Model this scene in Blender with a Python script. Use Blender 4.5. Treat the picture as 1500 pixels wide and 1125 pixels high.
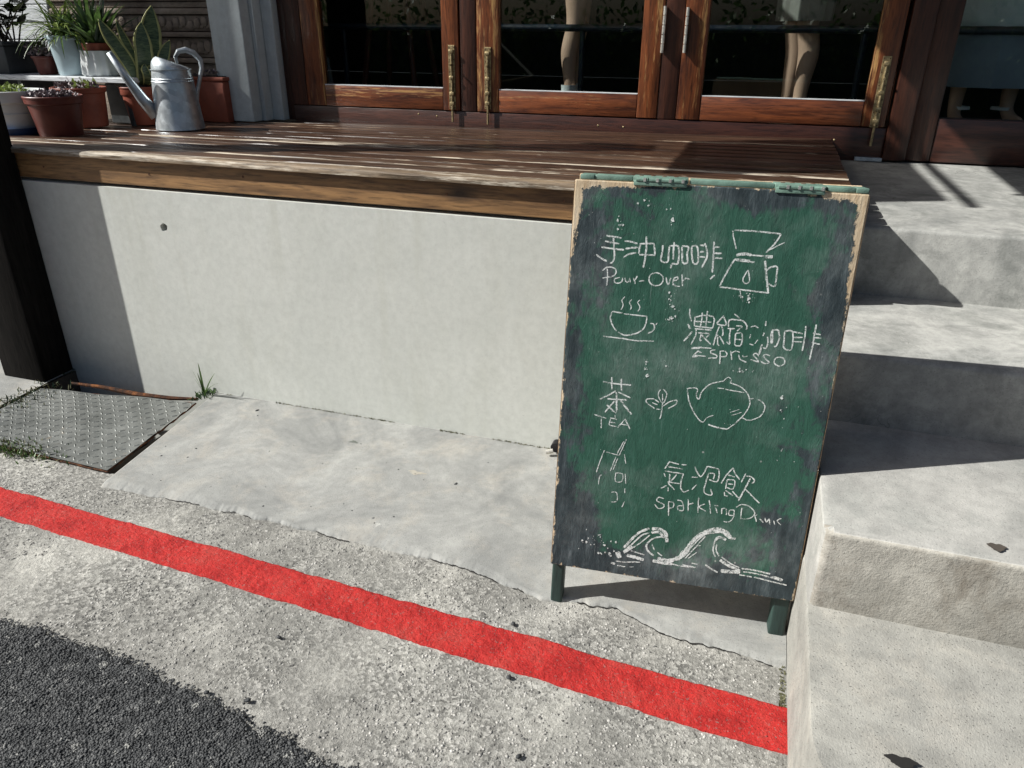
import bpy, bmesh, math, random
import numpy as np
from mathutils import Vector, Matrix
random.seed(7); RNG = np.random.default_rng(7)
SC = bpy.context.scene
for o_ in list(bpy.data.objects): bpy.data.objects.remove(o_)

# ------------------------------------------------------------------ camera
F_PX, PITCH, ROLL, YAW = 1090.0, math.radians(25.423), math.radians(0.405), math.radians(17.917)
CAM = Vector((0, 0, 1.5))
def _axes():
    p, r, y = PITCH, ROLL, YAW
    f = Vector((-math.sin(y)*math.cos(p), math.cos(y)*math.cos(p), -math.sin(p)))
    rt = Vector((math.cos(y), math.sin(y), 0)); up = rt.cross(f)
    return math.cos(r)*rt+math.sin(r)*up, -math.sin(r)*rt+math.cos(r)*up, f
RT, UP, FW = _axes()
cd = bpy.data.cameras.new('camera'); cam = bpy.data.objects.new('camera', cd); SC.collection.objects.link(cam)
cd.sensor_width = 36; cd.lens = 36*F_PX/1500; cd.clip_end = 300; cd.clip_start = .02
M = Matrix((( RT.x, UP.x, -FW.x, CAM.x), (RT.y, UP.y, -FW.y, CAM.y), (RT.z, UP.z, -FW.z, CAM.z), (0, 0, 0, 1)))
cam.matrix_world = M
SC.camera = cam
# ------------------------------------------------------------------ light
SUN = Vector((1.15, .46, -1.0)).normalized()
W = bpy.data.worlds.new('World'); SC.world = W; W.use_nodes = True
wn = W.node_tree.nodes; wl = W.node_tree.links
sky = wn.new('ShaderNodeTexSky'); sky.sky_type = 'NISHITA'; sky.sun_disc = False
sky.sun_elevation = math.asin(-SUN.z); sky.sun_rotation = math.atan2(-SUN.x, -SUN.y)
sky.air_density = .9; sky.dust_density = 2.5; sky.ozone_density = .6
bg = wn['Background']; bg.inputs[1].default_value = .05; wl.new(sky.outputs[0], bg.inputs[0])
sl = bpy.data.lights.new('sun', 'SUN'); sl.energy = 5.0; sl.angle = math.radians(.53); sl.color = (1, .98, .935)
so = bpy.data.objects.new('sun', sl); SC.collection.objects.link(so)
so.rotation_euler = SUN.to_track_quat('-Z', 'Y').to_euler(); so.location = (-6, -3, 7)
SC.view_settings.view_transform = 'Standard'; SC.view_settings.look = 'None'
SC.view_settings.exposure = .52; SC.view_settings.gamma = 1; SC.view_settings.use_curve_mapping = False

# ------------------------------------------------------------------ pixel -> place
def ray(u, v): return FW+(u-750)/F_PX*RT-(v-562.5)/F_PX*UP
def onZ(u, v, z=0.):
    d = ray(u, v); return CAM+d*((z-CAM.z)/d.z)
def onY(u, v, y):
    d = ray(u, v); return CAM+d*((y-CAM.y)/d.y)
# ------------------------------------------------------------------ helpers
def link(o): SC.collection.objects.link(o); return o
def tag(o, label, cat, group=None):
    o['label'] = label; o['category'] = cat
    if group: o['group'] = group
    return o
def thing(name, loc, label, cat, group=None, rotz=0):
    o = bpy.data.objects.new(name, None); o.empty_display_size = .05; link(o)
    o.location = loc; o.rotation_euler = (0, 0, rotz)
    return tag(o, label, cat, group)
def origin(o):
    v = Vector((0, 0, 0))
    while o is not None: v = v+Vector(o.location); o = o.parent
    return v
def mobj(name, V, Fc, mat, parent=None, smooth=False, local=False, kind=None, mids=None):
    me = bpy.data.meshes.new(name)
    V = np.asarray(V, dtype=float).reshape(-1, 3)
    if parent is not None and not local: V = V-np.array(origin(parent))
    me.from_pydata([tuple(v) for v in V], [], [tuple(int(i) for i in f) for f in Fc])
    mats = mat if isinstance(mat, (list, tuple)) else [mat]
    for m in mats: me.materials.append(m)
    if mids is not None: me.polygons.foreach_set('material_index', np.asarray(mids, dtype=np.int32))
    if smooth: me.polygons.foreach_set('use_smooth', [True]*len(me.polygons))
    me.update()
    o = bpy.data.objects.new(name, me); link(o)
    if parent is not None: o.parent = parent
    if kind: o['kind'] = kind
    return o
def fastmesh(name, V, Q, mat, parent=None, smooth=True, kind=None, local=False, mids=None):
    """big numpy meshes: Q (n,3) or (n,4)"""
    V = np.asarray(V, dtype=np.float32).reshape(-1, 3)
    if parent is not None and not local: V = V-np.array(origin(parent), dtype=np.float32)
    Q = np.asarray(Q, dtype=np.int32); n, k = Q.shape
    me = bpy.data.meshes.new(name); me.vertices.add(len(V)); me.vertices.foreach_set('co', V.ravel())
    me.loops.add(n*k); me.loops.foreach_set('vertex_index', Q.ravel()); me.polygons.add(n)
    me.polygons.foreach_set('loop_start', np.arange(0, n*k, k, dtype=np.int32))
    me.polygons.foreach_set('loop_total', np.full(n, k, dtype=np.int32))
    for m in (mat if isinstance(mat, (list, tuple)) else [mat]): me.materials.append(m)
    if mids is not None: me.polygons.foreach_set('material_index', np.asarray(mids, dtype=np.int32))
    if smooth: me.polygons.foreach_set('use_smooth', np.ones(n, dtype=bool))
    me.update(calc_edges=True); me.validate()
    o = bpy.data.objects.new(name, me); link(o)
    if parent is not None: o.parent = parent
    if kind: o['kind'] = kind
    return o
class B:
    """bmesh collector"""
    def __init__(s): s.bm = bmesh.new()
    def box(s, x0, x1, y0, y1, z0, z1, bev=0, seg=2):
        t = bmesh.new(); bmesh.ops.create_cube(t, size=1)
        for v in t.verts: v.co = Vector(((x0+x1)/2+v.co.x*(x1-x0), (y0+y1)/2+v.co.y*(y1-y0), (z0+z1)/2+v.co.z*(z1-z0)))
        if bev: bmesh.ops.bevel(t, geom=list(t.edges), offset=bev, segments=seg, affect='EDGES', profile=.5)
        s.add(t); return s
    def add(s, t, mat=None):
        if mat is not None: t.transform(mat)
        me = bpy.data.meshes.new('tmp'); t.to_mesh(me); t.free(); s.bm.from_mesh(me); bpy.data.meshes.remove(me); return s
    def cyl(s, p0, p1, r0, r1=None, n=14, caps=True):
        p0, p1 = Vector(p0), Vector(p1); r1 = r0 if r1 is None else r1
        d = p1-p0; t = bmesh.new()
        bmesh.ops.create_cone(t, cap_ends=caps, segments=n, radius1=r0, radius2=r1, depth=d.length)
        q = d.to_track_quat('Z', 'Y').to_matrix().to_4x4(); s.add(t, Matrix.Translation((p0+p1)/2) @ q); return s
    def sph(s, c, r, sx=1, sy=1, sz=1, n=10):
        t = bmesh.new(); bmesh.ops.create_uvsphere(t, u_segments=n, v_segments=max(6, n*2//3), radius=r)
        s.add(t, Matrix.Translation(c) @ Matrix.Diagonal((sx, sy, sz, 1))); return s
    def tube(s, pts, rs, n=8, cap=True):
        pts = [Vector(p) for p in pts]; rs = rs if hasattr(rs, '__len__') else [rs]*len(pts)
        rings = []; prev = None
        for i, p in enumerate(pts):
            d = (pts[min(i+1, len(pts)-1)]-pts[max(i-1, 0)]).normalized()
            a = d.orthogonal().normalized() if prev is None else (prev-d*prev.dot(d)).normalized()
            prev = a; b = d.cross(a)
            rings.append([s.bm.verts.new(p+(a*math.cos(2*math.pi*k/n)+b*math.sin(2*math.pi*k/n))*rs[i]) for k in range(n)])
        for i in range(len(pts)-1):
            for k in range(n): s.bm.faces.new((rings[i][k], rings[i][(k+1) % n], rings[i+1][(k+1) % n], rings[i+1][k]))
        if cap: s.bm.faces.new(rings[0][::-1]); s.bm.faces.new(rings[-1])
        return s
    def lathe(s, prof, c=(0, 0, 0), n=32, wob=0, ell=1):
        rings = []
        for r, z in prof:
            rings.append([s.bm.verts.new((c[0]+r*math.cos(2*math.pi*k/n)*(1+wob*math.sin(3*k)), c[1]+r*ell*math.sin(2*math.pi*k/n)*(1+wob*math.sin(3*k)), c[2]+z)) for k in range(n)])
        for i in range(len(prof)-1):
            for k in range(n): s.bm.faces.new((rings[i][k], rings[i][(k+1) % n], rings[i+1][(k+1) % n], rings[i+1][k]))
        if prof[0][0] > 1e-4: s.bm.faces.new(rings[0][::-1])
        if prof[-1][0] > 1e-4: s.bm.faces.new(rings[-1])
        return s
    def quad(s, *p): s.bm.faces.new([s.bm.verts.new(q) for q in p]); return s
    def obj(s, name, mat, parent=None, smooth=False, local=False, kind=None, split=30):
        if parent is not None and not local: s.bm.transform(Matrix.Translation(-origin(parent)))
        bmesh.ops.recalc_face_normals(s.bm, faces=s.bm.faces)
        if smooth:
            for f in s.bm.faces: f.smooth = True
            for e in s.bm.edges:
                if len(e.link_faces) == 2 and e.calc_face_angle(0) > math.radians(split): e.smooth = False
        me = bpy.data.meshes.new(name); s.bm.to_mesh(me); s.bm.free()
        for m in (mat if isinstance(mat, (list, tuple)) else [mat]): me.materials.append(m)
        o = bpy.data.objects.new(name, me); link(o)
        if parent is not None: o.parent = parent
        if kind: o['kind'] = kind
        return o
def struct(o): o['kind'] = 'structure'; return o
# numpy value noise
def _h(ix, iy, s):
    n = (ix.astype(np.int64)*374761393+iy.astype(np.int64)*668265263+s*982451653) & 0x7fffffff
    n = (n ^ (n >> 13))*1274126177 & 0x7fffffff
    return ((n ^ (n >> 16)) & 0xffff)/65535.
def vnoise(x, y, s=0):
    ix, iy = np.floor(x), np.floor(y); fx, fy = x-ix, y-iy
    fx = fx*fx*(3-2*fx); fy = fy*fy*(3-2*fy)
    a, b, c, d = _h(ix, iy, s), _h(ix+1, iy, s), _h(ix, iy+1, s), _h(ix+1, iy+1, s)
    return (a*(1-fx)+b*fx)*(1-fy)+(c*(1-fx)+d*fx)*fy
def fbm(x, y, f, o=4, s=0, g=.5):
    r = 0; a = 1; t = 0
    for k in range(o): r = r+a*vnoise(x*f, y*f, s+k*17); t += a; a *= g; f *= 2.07
    return r/t-.5
# ------------------------------------------------------------------ materials
class NT:
    def __init__(s, name):
        s.m = bpy.data.materials.new(name); s.m.use_nodes = True
        s.n = s.m.node_tree.nodes; s.l = s.m.node_tree.links; s.n.clear()
        s.out = s.n.new('ShaderNodeOutputMaterial'); s.tc = s.n.new('ShaderNodeTexCoord')
    def co(s, scale=(1, 1, 1), off=None, rot=(0, 0, 0), rnd=False):
        mp = s.n.new('ShaderNodeMapping'); mp.inputs['Scale'].default_value = scale; mp.inputs['Rotation'].default_value = rot
        s.l.new(s.tc.outputs['Object'], mp.inputs[0])
        if rnd:
            oi = s.n.new('ShaderNodeObjectInfo'); mu = s.n.new('ShaderNodeMath'); mu.operation = 'MULTIPLY'; mu.inputs[1].default_value = 37.
            s.l.new(oi.outputs['Random'], mu.inputs[0]); cb = s.n.new('ShaderNodeCombineXYZ')
            for i in range(3): s.l.new(mu.outputs[0], cb.inputs[i])
            s.l.new(cb.outputs[0], mp.inputs['Location'])
        return mp.outputs[0]
    def noise(s, sc, vec=None, det=4, ro=.55, dist=0):
        n = s.n.new('ShaderNodeTexNoise'); n.inputs['Scale'].default_value = sc; n.inputs['Detail'].default_value = det
        n.inputs['Roughness'].default_value = ro; n.inputs['Distortion'].default_value = dist
        s.l.new(vec if vec is not None else s.tc.outputs['Object'], n.inputs['Vector']); return n.outputs[0]
    def voro(s, sc, vec=None, feat='F1', out='Distance', rnd=1):
        n = s.n.new('ShaderNodeTexVoronoi'); n.feature = feat; n.inputs['Scale'].default_value = sc; n.inputs['Randomness'].default_value = rnd
        s.l.new(vec if vec is not None else s.tc.outputs['Object'], n.inputs['Vector']); return n.outputs[out]
    def wave(s, sc, vec, dist=3, det=3, dsc=1, typ='BANDS', direction='X'):
        n = s.n.new('ShaderNodeTexWave'); n.wave_type = typ
        if typ == 'BANDS': n.bands_direction = direction
        n.inputs['Scale'].default_value = sc; n.inputs['Distortion'].default_value = dist; n.inputs['Detail'].default_value = det; n.inputs['Detail Scale'].default_value = dsc
        s.l.new(vec, n.inputs['Vector']); return n.outputs['Fac' if 'Fac' in n.outputs else 1]
    def _in(s, v, sock):
        if hasattr(v, 'is_linked') or hasattr(v, 'links'): s.l.new(v, sock)
        else: sock.default_value = v
    def ramp(s, fac, stops, interp='LINEAR'):
        n = s.n.new('ShaderNodeValToRGB'); e = n.color_ramp; e.interpolation = interp
        while len(e.elements) < len(stops): e.elements.new(.5)
        for el, (p, c) in zip(e.elements, stops):
            el.position = p; c = (c, c, c) if not hasattr(c, '__len__') else c; el.color = (*c, 1)
        s.l.new(fac, n.inputs[0]); return n.outputs[0]
    def mix(s, fac, a, b, mode='MIX'):
        n = s.n.new('ShaderNodeMix'); n.data_type = 'RGBA'; n.blend_type = mode
        s._in(fac, n.inputs[0])
        for v, i in ((a, 6), (b, 7)):
            if isinstance(v, tuple): n.inputs[i].default_value = (*v, 1)
            else: s.l.new(v, n.inputs[i])
        return n.outputs[2]
    def math(s, op, a, b=0., clamp=False):
        n = s.n.new('ShaderNodeMath'); n.operation = op; n.use_clamp = clamp; s._in(a, n.inputs[0]); s._in(b, n.inputs[1]); return n.outputs[0]
    def xyz(s, vec=None):
        n = s.n.new('ShaderNodeSeparateXYZ'); s.l.new(vec if vec is not None else s.tc.outputs['Object'], n.inputs[0]); return n.outputs
    def bump(s, h, strength=.5, dist=.01, nrm=None):
        n = s.n.new('ShaderNodeBump'); n.inputs['Strength'].default_value = strength; n.inputs['Distance'].default_value = dist
        s.l.new(h, n.inputs['Height'])
        if nrm is not None: s.l.new(nrm, n.inputs['Normal'])
        return n.outputs[0]
    def done(s, col, rough=.7, nrm=None, metal=0, spec=.5, coat=0, trans=None, alpha=None):
        p = s.n.new('ShaderNodeBsdfPrincipled')
        if isinstance(col, tuple): p.inputs['Base Color'].default_value = (*col, 1)
        else: s.l.new(col, p.inputs['Base Color'])
        s._in(rough, p.inputs['Roughness']); s._in(metal, p.inputs['Metallic']); p.inputs['Specular IOR Level'].default_value = spec
        p.inputs['Coat Weight'].default_value = coat; p.inputs['Coat Roughness'].default_value = .15
        if nrm is not None: s.l.new(nrm, p.inputs['Normal'])
        if alpha is not None: s.l.new(alpha, p.inputs['Alpha'])
        if trans:
            t = s.n.new('ShaderNodeBsdfTranslucent'); s._in(0, t.inputs[0]) if False else None
            if isinstance(col, tuple): t.inputs[0].default_value = (*col, 1)
            else: s.l.new(col, t.inputs[0])
            mx = s.n.new('ShaderNodeMixShader'); mx.inputs[0].default_value = trans
            s.l.new(p.outputs[0], mx.inputs[1]); s.l.new(t.outputs[0], mx.inputs[2]); s.l.new(mx.outputs[0], s.out.inputs[0])
        else: s.l.new(p.outputs[0], s.out.inputs[0])
        return s.m
def plain(name, col, rough=.6, metal=0, spec=.5, var=.25, sc=14, bump=.15, trans=None):
    t = NT(name); n = t.noise(sc, det=5); c = tuple(x*(1-var) for x in col); d = tuple(min(1, x*(1+var)) for x in col)
    cc = t.ramp(n, [(.3, c), (.7, d)])
    return t.done(cc, t.ramp(t.noise(sc*2.3), [(.3, max(0, rough-.12)), (.7, min(1, rough+.12))]), t.bump(t.noise(sc*9, det=3), bump, .002), metal, spec, trans=trans)
def concrete(name, a, b, stain=(.2, .19, .16), sst=.35, fine=.35, grain=220, speck=.5, big=.25, vert=False, cracks=0, rough=.85, mott=.3):
    t = NT(name)
    c = t.ramp(t.noise(2.3, det=8, ro=.68, dist=.8), [(.36, a), (.62, b)])
    mo_ = t.noise(9, det=10, ro=.76, dist=.25); c = t.mix(t.ramp(mo_, [(.40, mott), (.52, 0)]), c, tuple(x*.62 for x in a)); c = t.mix(t.ramp(mo_, [(.55, 0), (.68, mott)]), c, tuple(min(.8, x*1.25) for x in b))
    c = t.mix(t.ramp(t.noise(5.5, t.co((1, 1, .35) if vert else (1, 1, 1)), det=8, ro=.74, dist=.4), [(.5, 0), (.72, sst)]), c, stain)
    c = t.mix(t.ramp(t.noise(31, det=5, ro=.7), [(.35, .22), (.6, 0)]), c, tuple(x*.55 for x in a))
    sp = t.voro(grain*.55); c = t.mix(t.ramp(sp, [(.08, speck), (.22, 0)]), c, tuple(x*.3 for x in a))
    if vert:
        dr = t.noise(6, t.co((1.6, 1, .10)), det=7, ro=.7); zf_ = t.ramp(t.xyz()[2], [(.15, .35), (.9, 1)])
        c = t.mix(t.math('MULTIPLY', t.ramp(dr, [(.54, 0), (.70, .38)]), zf_), c, stain)
        sc_s = t.noise(260, t.co((.12, 1, 1), rot=(0, .5, 0)), det=2, ro=.5); c = t.mix(t.math('MULTIPLY', t.ramp(sc_s, [(.71, 0), (.74, .5)]), t.ramp(t.noise(2.2, det=2), [(.5, 0), (.6, 1)])), c, tuple(x*.6 for x in a))
    if cracks:
        wv_ = t.n.new('ShaderNodeVectorMath'); wv_.operation = 'ADD'; nz_ = t.n.new('ShaderNodeTexNoise'); nz_.inputs['Scale'].default_value = 6; nz_.inputs['Detail'].default_value = 6; sc_n = t.n.new('ShaderNodeVectorMath'); sc_n.operation = 'SCALE'; sc_n.inputs['Scale'].default_value = .35; t.l.new(t.tc.outputs['Object'], nz_.inputs['Vector']); t.l.new(nz_.outputs['Color'], sc_n.inputs[0]); t.l.new(t.tc.outputs['Object'], wv_.inputs[0]); t.l.new(sc_n.outputs[0], wv_.inputs[1])
        cr = t.voro(2.0, wv_.outputs[0], 'DISTANCE_TO_EDGE'); n2 = t.noise(2.4, det=2)
        k = t.math('MULTIPLY', t.ramp(cr, [(.0, 1), (.0035, 0)]), t.ramp(n2, [(.52, 0), (.6, cracks)]))
        c = t.mix(k, c, (.05, .05, .045))
    nb = t.bump(t.noise(grain, det=3, ro=.7), fine, .0035)
    nb = t.bump(t.noise(24, det=6, ro=.65), big, .012, nb)
    return t.done(c, rough, nb, spec=.25)
def wood(name, dark, light, axis='X', worn=None, wamt=.0, rough=.45, spec=.5, gs=1., coat=0, knots=0, bump=.35, edge=0):
    t = NT(name); st = {'X': (.09, 1, 1), 'Z': (1, 1, .09), 'Y': (1, .09, 1)}[axis]
    v = t.co(tuple(x*gs for x in st), rnd=True)
    g = t.noise(38, v, det=7, ro=.62, dist=1.0); g2 = t.noise(9, v, det=4, ro=.6, dist=1.6); f = t.noise(150, v, det=3, ro=.6)
    k = t.math('ADD', t.math('MULTIPLY', g, .55), t.math('MULTIPLY', g2, .45))
    c = t.ramp(k, [(.36, dark), (.5, tuple((a+b)/2 for a, b in zip(dark, light))), (.64, light)])
    c = t.mix(t.ramp(f, [(.32, .6), (.5, 0)]), c, tuple(x*.35 for x in dark))
    if knots:
        kv = t.co(tuple(x*gs for x in {'X': (.5, .02, 1), 'Z': (1, .02, .5), 'Y': (1, .5, .02)}[axis]), rnd=True)
        kd = t.voro(3.2, kv); c = t.mix(t.ramp(kd, [(.02, knots), (.10, 0)]), c, tuple(x*.3 for x in dark))
    r = rough
    if worn is not None:
        v2 = t.co(tuple(x*gs*(.45 if x < .5 else 1) for x in st), rnd=True)
        w1 = t.noise(7.5, v2, det=9, ro=.75, dist=.5); w2 = t.noise(80, v, det=4, ro=.7)
        w = t.math('ADD', t.math('MULTIPLY', w1, .72), t.math('MULTIPLY', w2, .28))
        if edge:
            at = t.n.new('ShaderNodeAttribute'); at.attribute_name = 'edge'; w = t.math('ADD', w, t.math('MULTIPLY', at.outputs['Fac'], edge))
        w = t.ramp(w, [(.60-wamt, 0), (.635-wamt*.9, 1)])
        c = t.mix(w, c, t.ramp(g, [(.3, tuple(x*.5 for x in worn)), (.7, worn)]))
        r = t.ramp(w, [(0, rough), (1, .85)])
    nb = t.bump(f, bump, .002); nb = t.bump(g, bump, .004, nb)
    return t.done(c, r, nb, spec=spec, coat=coat)

M_SLAB = concrete('slab_concrete', (.225, .23, .222), (.38, .383, .362), stain=(.44, .405, .345), sst=.55, fine=.4, grain=240, speck=.6, big=.015, mott=.10, cracks=.5)
M_STEP = concrete('step_concrete', (.245, .25, .238), (.44, .44, .412), stain=(.115, .125, .115), sst=.75, fine=.4, grain=240, speck=.45, big=.07, cracks=.9, mott=.34)
M_PLAT = concrete('platform_concrete', (.25, .248, .228), (.36, .355, .322), stain=(.48, .45, .39), sst=.5, fine=.7, grain=210, speck=.85, big=.05)
M_RIS = concrete('lower_step_concrete', (.25, .24, .212), (.42, .405, .36), stain=(.15, .125, .095), sst=.8, fine=.6, grain=200, speck=.5, big=.28, mott=.3)
M_TREAD = concrete('tread_concrete', (.25, .25, .237), (.42, .415, .388), stain=(.18, .20, .185), sst=.45, fine=.4, grain=220, speck=.5, big=.04, mott=.2)
M_WALL = concrete('wall_paint', (.545, .562, .522), (.595, .61, .568), stain=(.44, .445, .38), sst=.26, fine=.10, grain=120, speck=.10, big=.04, vert=True, rough=.7, mott=.05)

def gutter_mat():
    t = NT('coarse_concrete')
    c = t.ramp(t.noise(2.4, det=6, ro=.62, dist=.6), [(.32, (.17, .168, .155)), (.5, (.31, .305, .28)), (.66, (.56, .55, .50))])
    st = t.voro(125, out='Color'); sv = t.math('MULTIPLY', t.xyz(st)[0], 1.0)
    agg = t.ramp(sv, [(0, (.07, .07, .065)), (.35, (.22, .216, .2)), (.7, (.38, .375, .345)), (1, (.58, .57, .53))])
    expo = t.ramp(t.noise(2.6, det=6, ro=.7), [(.38, .08), (.6, .75)])
    c = t.mix(expo, c, agg)
    c = t.mix(t.ramp(t.noise(420, det=2), [(.3, .55), (.48, 0)]), c, (.06, .06, .055))
    d = t.voro(125); nb = t.bump(t.noise(320, det=3, ro=.75), .8, .004); nb = t.bump(d, .4, .003, nb); nb = t.bump(t.noise(28, det=6, ro=.7), .4, .016, nb)
    return t.done(c, .9, nb, spec=.2)
M_GUT = gutter_mat()
def red_mat():
    t = NT('red_road_paint')
    c = t.ramp(t.noise(9, det=6, ro=.65), [(.34, (.40, .020, .019)), (.5, (.56, .032, .028)), (.66, (.54, .055, .045))])
    c = t.mix(t.ramp(t.noise(55, det=6, ro=.75), [(.60, 0), (.74, .4)]), c, (.48, .11, .09))
    c = t.mix(t.ramp(t.noise(150, det=4, ro=.7), [(.60, 0), (.66, .85)]), c, (.26, .20, .18))
    pits = t.ramp(t.voro(70), [(.05, 0), (.16, 1)]); pk = t.ramp(t.noise(12, det=3), [(.5, 0), (.6, 1)]); c = t.mix(t.math('MULTIPLY', t.math('SUBTRACT', 1., pits), pk), c, (.07, .02, .018))
    nb = t.bump(t.noise(230, det=3, ro=.75), .9, .005); nb = t.bump(t.noise(45, det=6, ro=.7), .9, .018, nb); nb = t.bump(pits, .5, .006, nb)
    return t.done(c, t.ramp(t.noise(20), [(.3, .55), (.7, .8)]), nb, spec=.22)
M_RED = red_mat()
def asphalt_mat():
    t = NT('asphalt')
    c = t.ramp(t.xyz(t.voro(150, out='Color'))[0], [(0, (.022, .024, .026)), (.6, (.048, .051, .053)), (.93, (.09, .094, .094)), (1, (.25, .25, .24))])
    d = t.voro(150); nb = t.bump(t.noise(300, det=3), .7, .004); nb = t.bump(d, 1., .008, nb)
    return t.done(c, .62, nb, spec=.45)
M_ASPH = asphalt_mat()
def stonecols(name, cols, rough=.8):
    t = NT(name); oi = t.voro(60, out='Color'); c = t.ramp(t.xyz(oi)[1], cols); return t.done(c, rough, t.bump(t.noise(400), .4, .002), spec=.35)
M_PEB = stonecols('pebbles', [(0, (.08, .08, .078)), (.3, (.20, .195, .18)), (.7, (.34, .332, .31)), (1, (.50, .49, .46))])
M_CHIP = stonecols('asphalt_stone', [(0, (.022, .024, .026)), (.6, (.05, .053, .055)), (.95, (.10, .103, .103)), (1, (.28, .28, .26))], .65)
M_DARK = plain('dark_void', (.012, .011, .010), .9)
M_DIRT = plain('dirt', (.06, .05, .04), .95)
M_NOSE = wood('worn_deck_nose', (.09, .062, .038), (.26, .19, .12), 'X', (.66, .59, .48), .10, .65)
M_DECK = wood('worn_deck', (.016, .0085, .0055), (.088, .046, .027), 'X', (.40, .31, .22), .018, .34, coat=.1, gs=.9, edge=.055)
M_DECK2 = wood('worn_deck_pale', (.024, .014, .009), (.13, .076, .047), 'X', (.58, .50, .39), .045, .42, edge=.10)
M_FASC = wood('fascia_wood', (.085, .042, .017), (.36, .20, .08), 'X', None, 0, .55, knots=.95, gs=.8)
M_DOORX = wood('door_wood_rail', (.045, .011, .006), (.25, .072, .023), 'X', (.48, .25, .08), .055, .36, coat=.25)
M_DOORZ = wood('door_wood_stile', (.045, .012, .006), (.26, .078, .025), 'Z', (.52, .29, .10), .075, .36, coat=.25)
M_FRAMX = wood('frame_wood_rail', (.020, .007, .005), (.075, .024, .014), 'X', (.42, .30, .22), -.05, .38, coat=.2)
M_FRAMZ = wood('frame_wood_post', (.020, .007, .005), (.080, .026, .014), 'Z', (.40, .28, .2), -.05, .4, coat=.15)
M_POST = wood('dark_post_wood', (.004, .0038, .0036), (.015, .0135, .012), 'Z', (.22, .20, .18), -.06, .85, spec=.08)
M_PILLAR = concrete('pillar_paint', (.50, .56, .57), (.60, .66, .67), stain=(.35, .36, .34), sst=.3, fine=.15, grain=90, speck=.05, big=.12, vert=True, rough=.6, mott=.1)
M_CARVE = concrete('carved_stone', (.16, .125, .10), (.34, .29, .235), stain=(.12, .09, .07), sst=.5, fine=.4, grain=90, speck=.2, big=.6)
M_CLAP = wood('white_board', (.55, .58, .60), (.70, .73, .75), 'X', (.35, .33, .30), -.06, .6)
M_GREENP = plain('green_strip_paint', (.135, .225, .18), .6, var=.3, sc=30, bump=.3)
M_LEGP = wood('leg_paint', (.012, .028, .026), (.03, .062, .052), 'Z', (.40, .31, .20), -.02, .6)
M_PLY = wood('plywood_edge', (.16, .10, .055), (.34, .23, .13), 'X', None, 0, .8, gs=2)
M_BRASS = plain('tarnished_brass', (.34, .27, .15), .45, .85, var=.55, sc=60, bump=.4)
M_STEELH = plain('hinge_steel', (.62, .60, .54), .4, .8, var=.3, sc=70, bump=.4)
M_RUST = plain('rusty_screw', (.12, .055, .03), .8, .3, var=.5, sc=90, bump=.6)
def rust_mat():
    t = NT('rusty_steel'); c = t.ramp(t.noise(26, det=7, ro=.7), [(.38, (.022, .014, .011)), (.55, (.09, .036, .016)), (.72, (.34, .13, .04))])
    return t.done(c, .9, t.bump(t.noise(120, det=5, ro=.7), .8, .006), metal=.2, spec=.3)
M_RUSTP = rust_mat()
def plate_mat():
    t = NT('galvanised_plate')
    c = t.ramp(t.noise(7, det=7, ro=.68, dist=.6), [(.3, (.11, .117, .11)), (.7, (.23, .24, .228))])
    c = t.mix(t.ramp(t.noise(34, det=6, ro=.7), [(.60, 0), (.72, .8)]), c, (.12, .11, .095))
    c = t.mix(t.ramp(t.noise(3.1, det=6, ro=.75), [(.62, 0), (.70, .55)]), c, (.34, .24, .14))
    return t.done(c, t.ramp(t.noise(18, det=4), [(.3, .38), (.7, .62)]), t.bump(t.noise(160, det=4), .35, .003), metal=.3, spec=.35)
M_PLATE = plate_mat()
def zinc_mat():
    t = NT('galvanised_zinc'); v = t.voro(42, out='Color')
    c = t.ramp(t.xyz(v)[0], [(0, (.42, .47, .50)), (1, (.60, .65, .68))]); c = t.mix(t.ramp(t.noise(9, det=6, ro=.7), [(.5, 0), (.75, .5)]), c, (.30, .33, .34))
    return t.done(c, t.ramp(t.noise(25, det=4), [(.3, .34), (.7, .52)]), t.bump(t.noise(60, det=4), .12, .003), metal=.8, spec=.5)
M_ZINC = zinc_mat()
M_TERRA = plain('red_plastic_pot', (.125, .030, .022), .45, var=.2, sc=12, bump=.1)
M_TERRA2 = plain('terracotta', (.23, .056, .030), .6, var=.22, sc=14)
M_BLUEPOT = plain('pale_blue_glaze', (.36, .46, .50), .4, var=.15, sc=12)
M_WHITEPOT = plain('white_pot', (.66, .69, .69), .5, var=.1, sc=8)
M_DKPOT = plain('dark_planter', (.035, .042, .045), .5, var=.3)
M_BLUESAU = plain('blue_plastic', (.02, .05, .13), .4)
M_SOIL = plain('soil', (.035, .025, .018), .95, var=.6, sc=60, bump=.8)
M_LEAF = plain('leaf_green', (.085, .15, .040), .42, var=.5, sc=30, trans=.25)
M_LEAFL = plain('leaf_light', (.22, .29, .075), .42, var=.4, sc=30, trans=.3)
M_LEAFD = plain('leaf_dark', (.028, .055, .026), .4, var=.5, sc=30, trans=.15)
M_SUCC = plain('succulent_mauve', (.20, .165, .175), .6, var=.45, sc=50)
M_STEM = plain('stem', (.06, .045, .03), .8, var=.4)
M_DRYG = plain('dry_weed', (.10, .10, .05), .8, var=.5, sc=40, trans=.2)
def snake_mat():
    t = NT('snake_leaf'); w = t.noise(34, t.co((.35, .35, 1.6)), det=5, ro=.7, dist=2.5)
    c = t.ramp(w, [(.38, (.020, .045, .020)), (.62, (.12, .17, .075))]); return t.done(c, .38, t.bump(t.noise(90), .1, .002), trans=.1)
M_SNAKE = snake_mat(); M_SNAKEY = plain('snake_margin', (.42, .42, .16), .42, var=.2, sc=20, trans=.15)
M_CLOTH = plain('canvas', (.50, .47, .40), .9)
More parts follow.
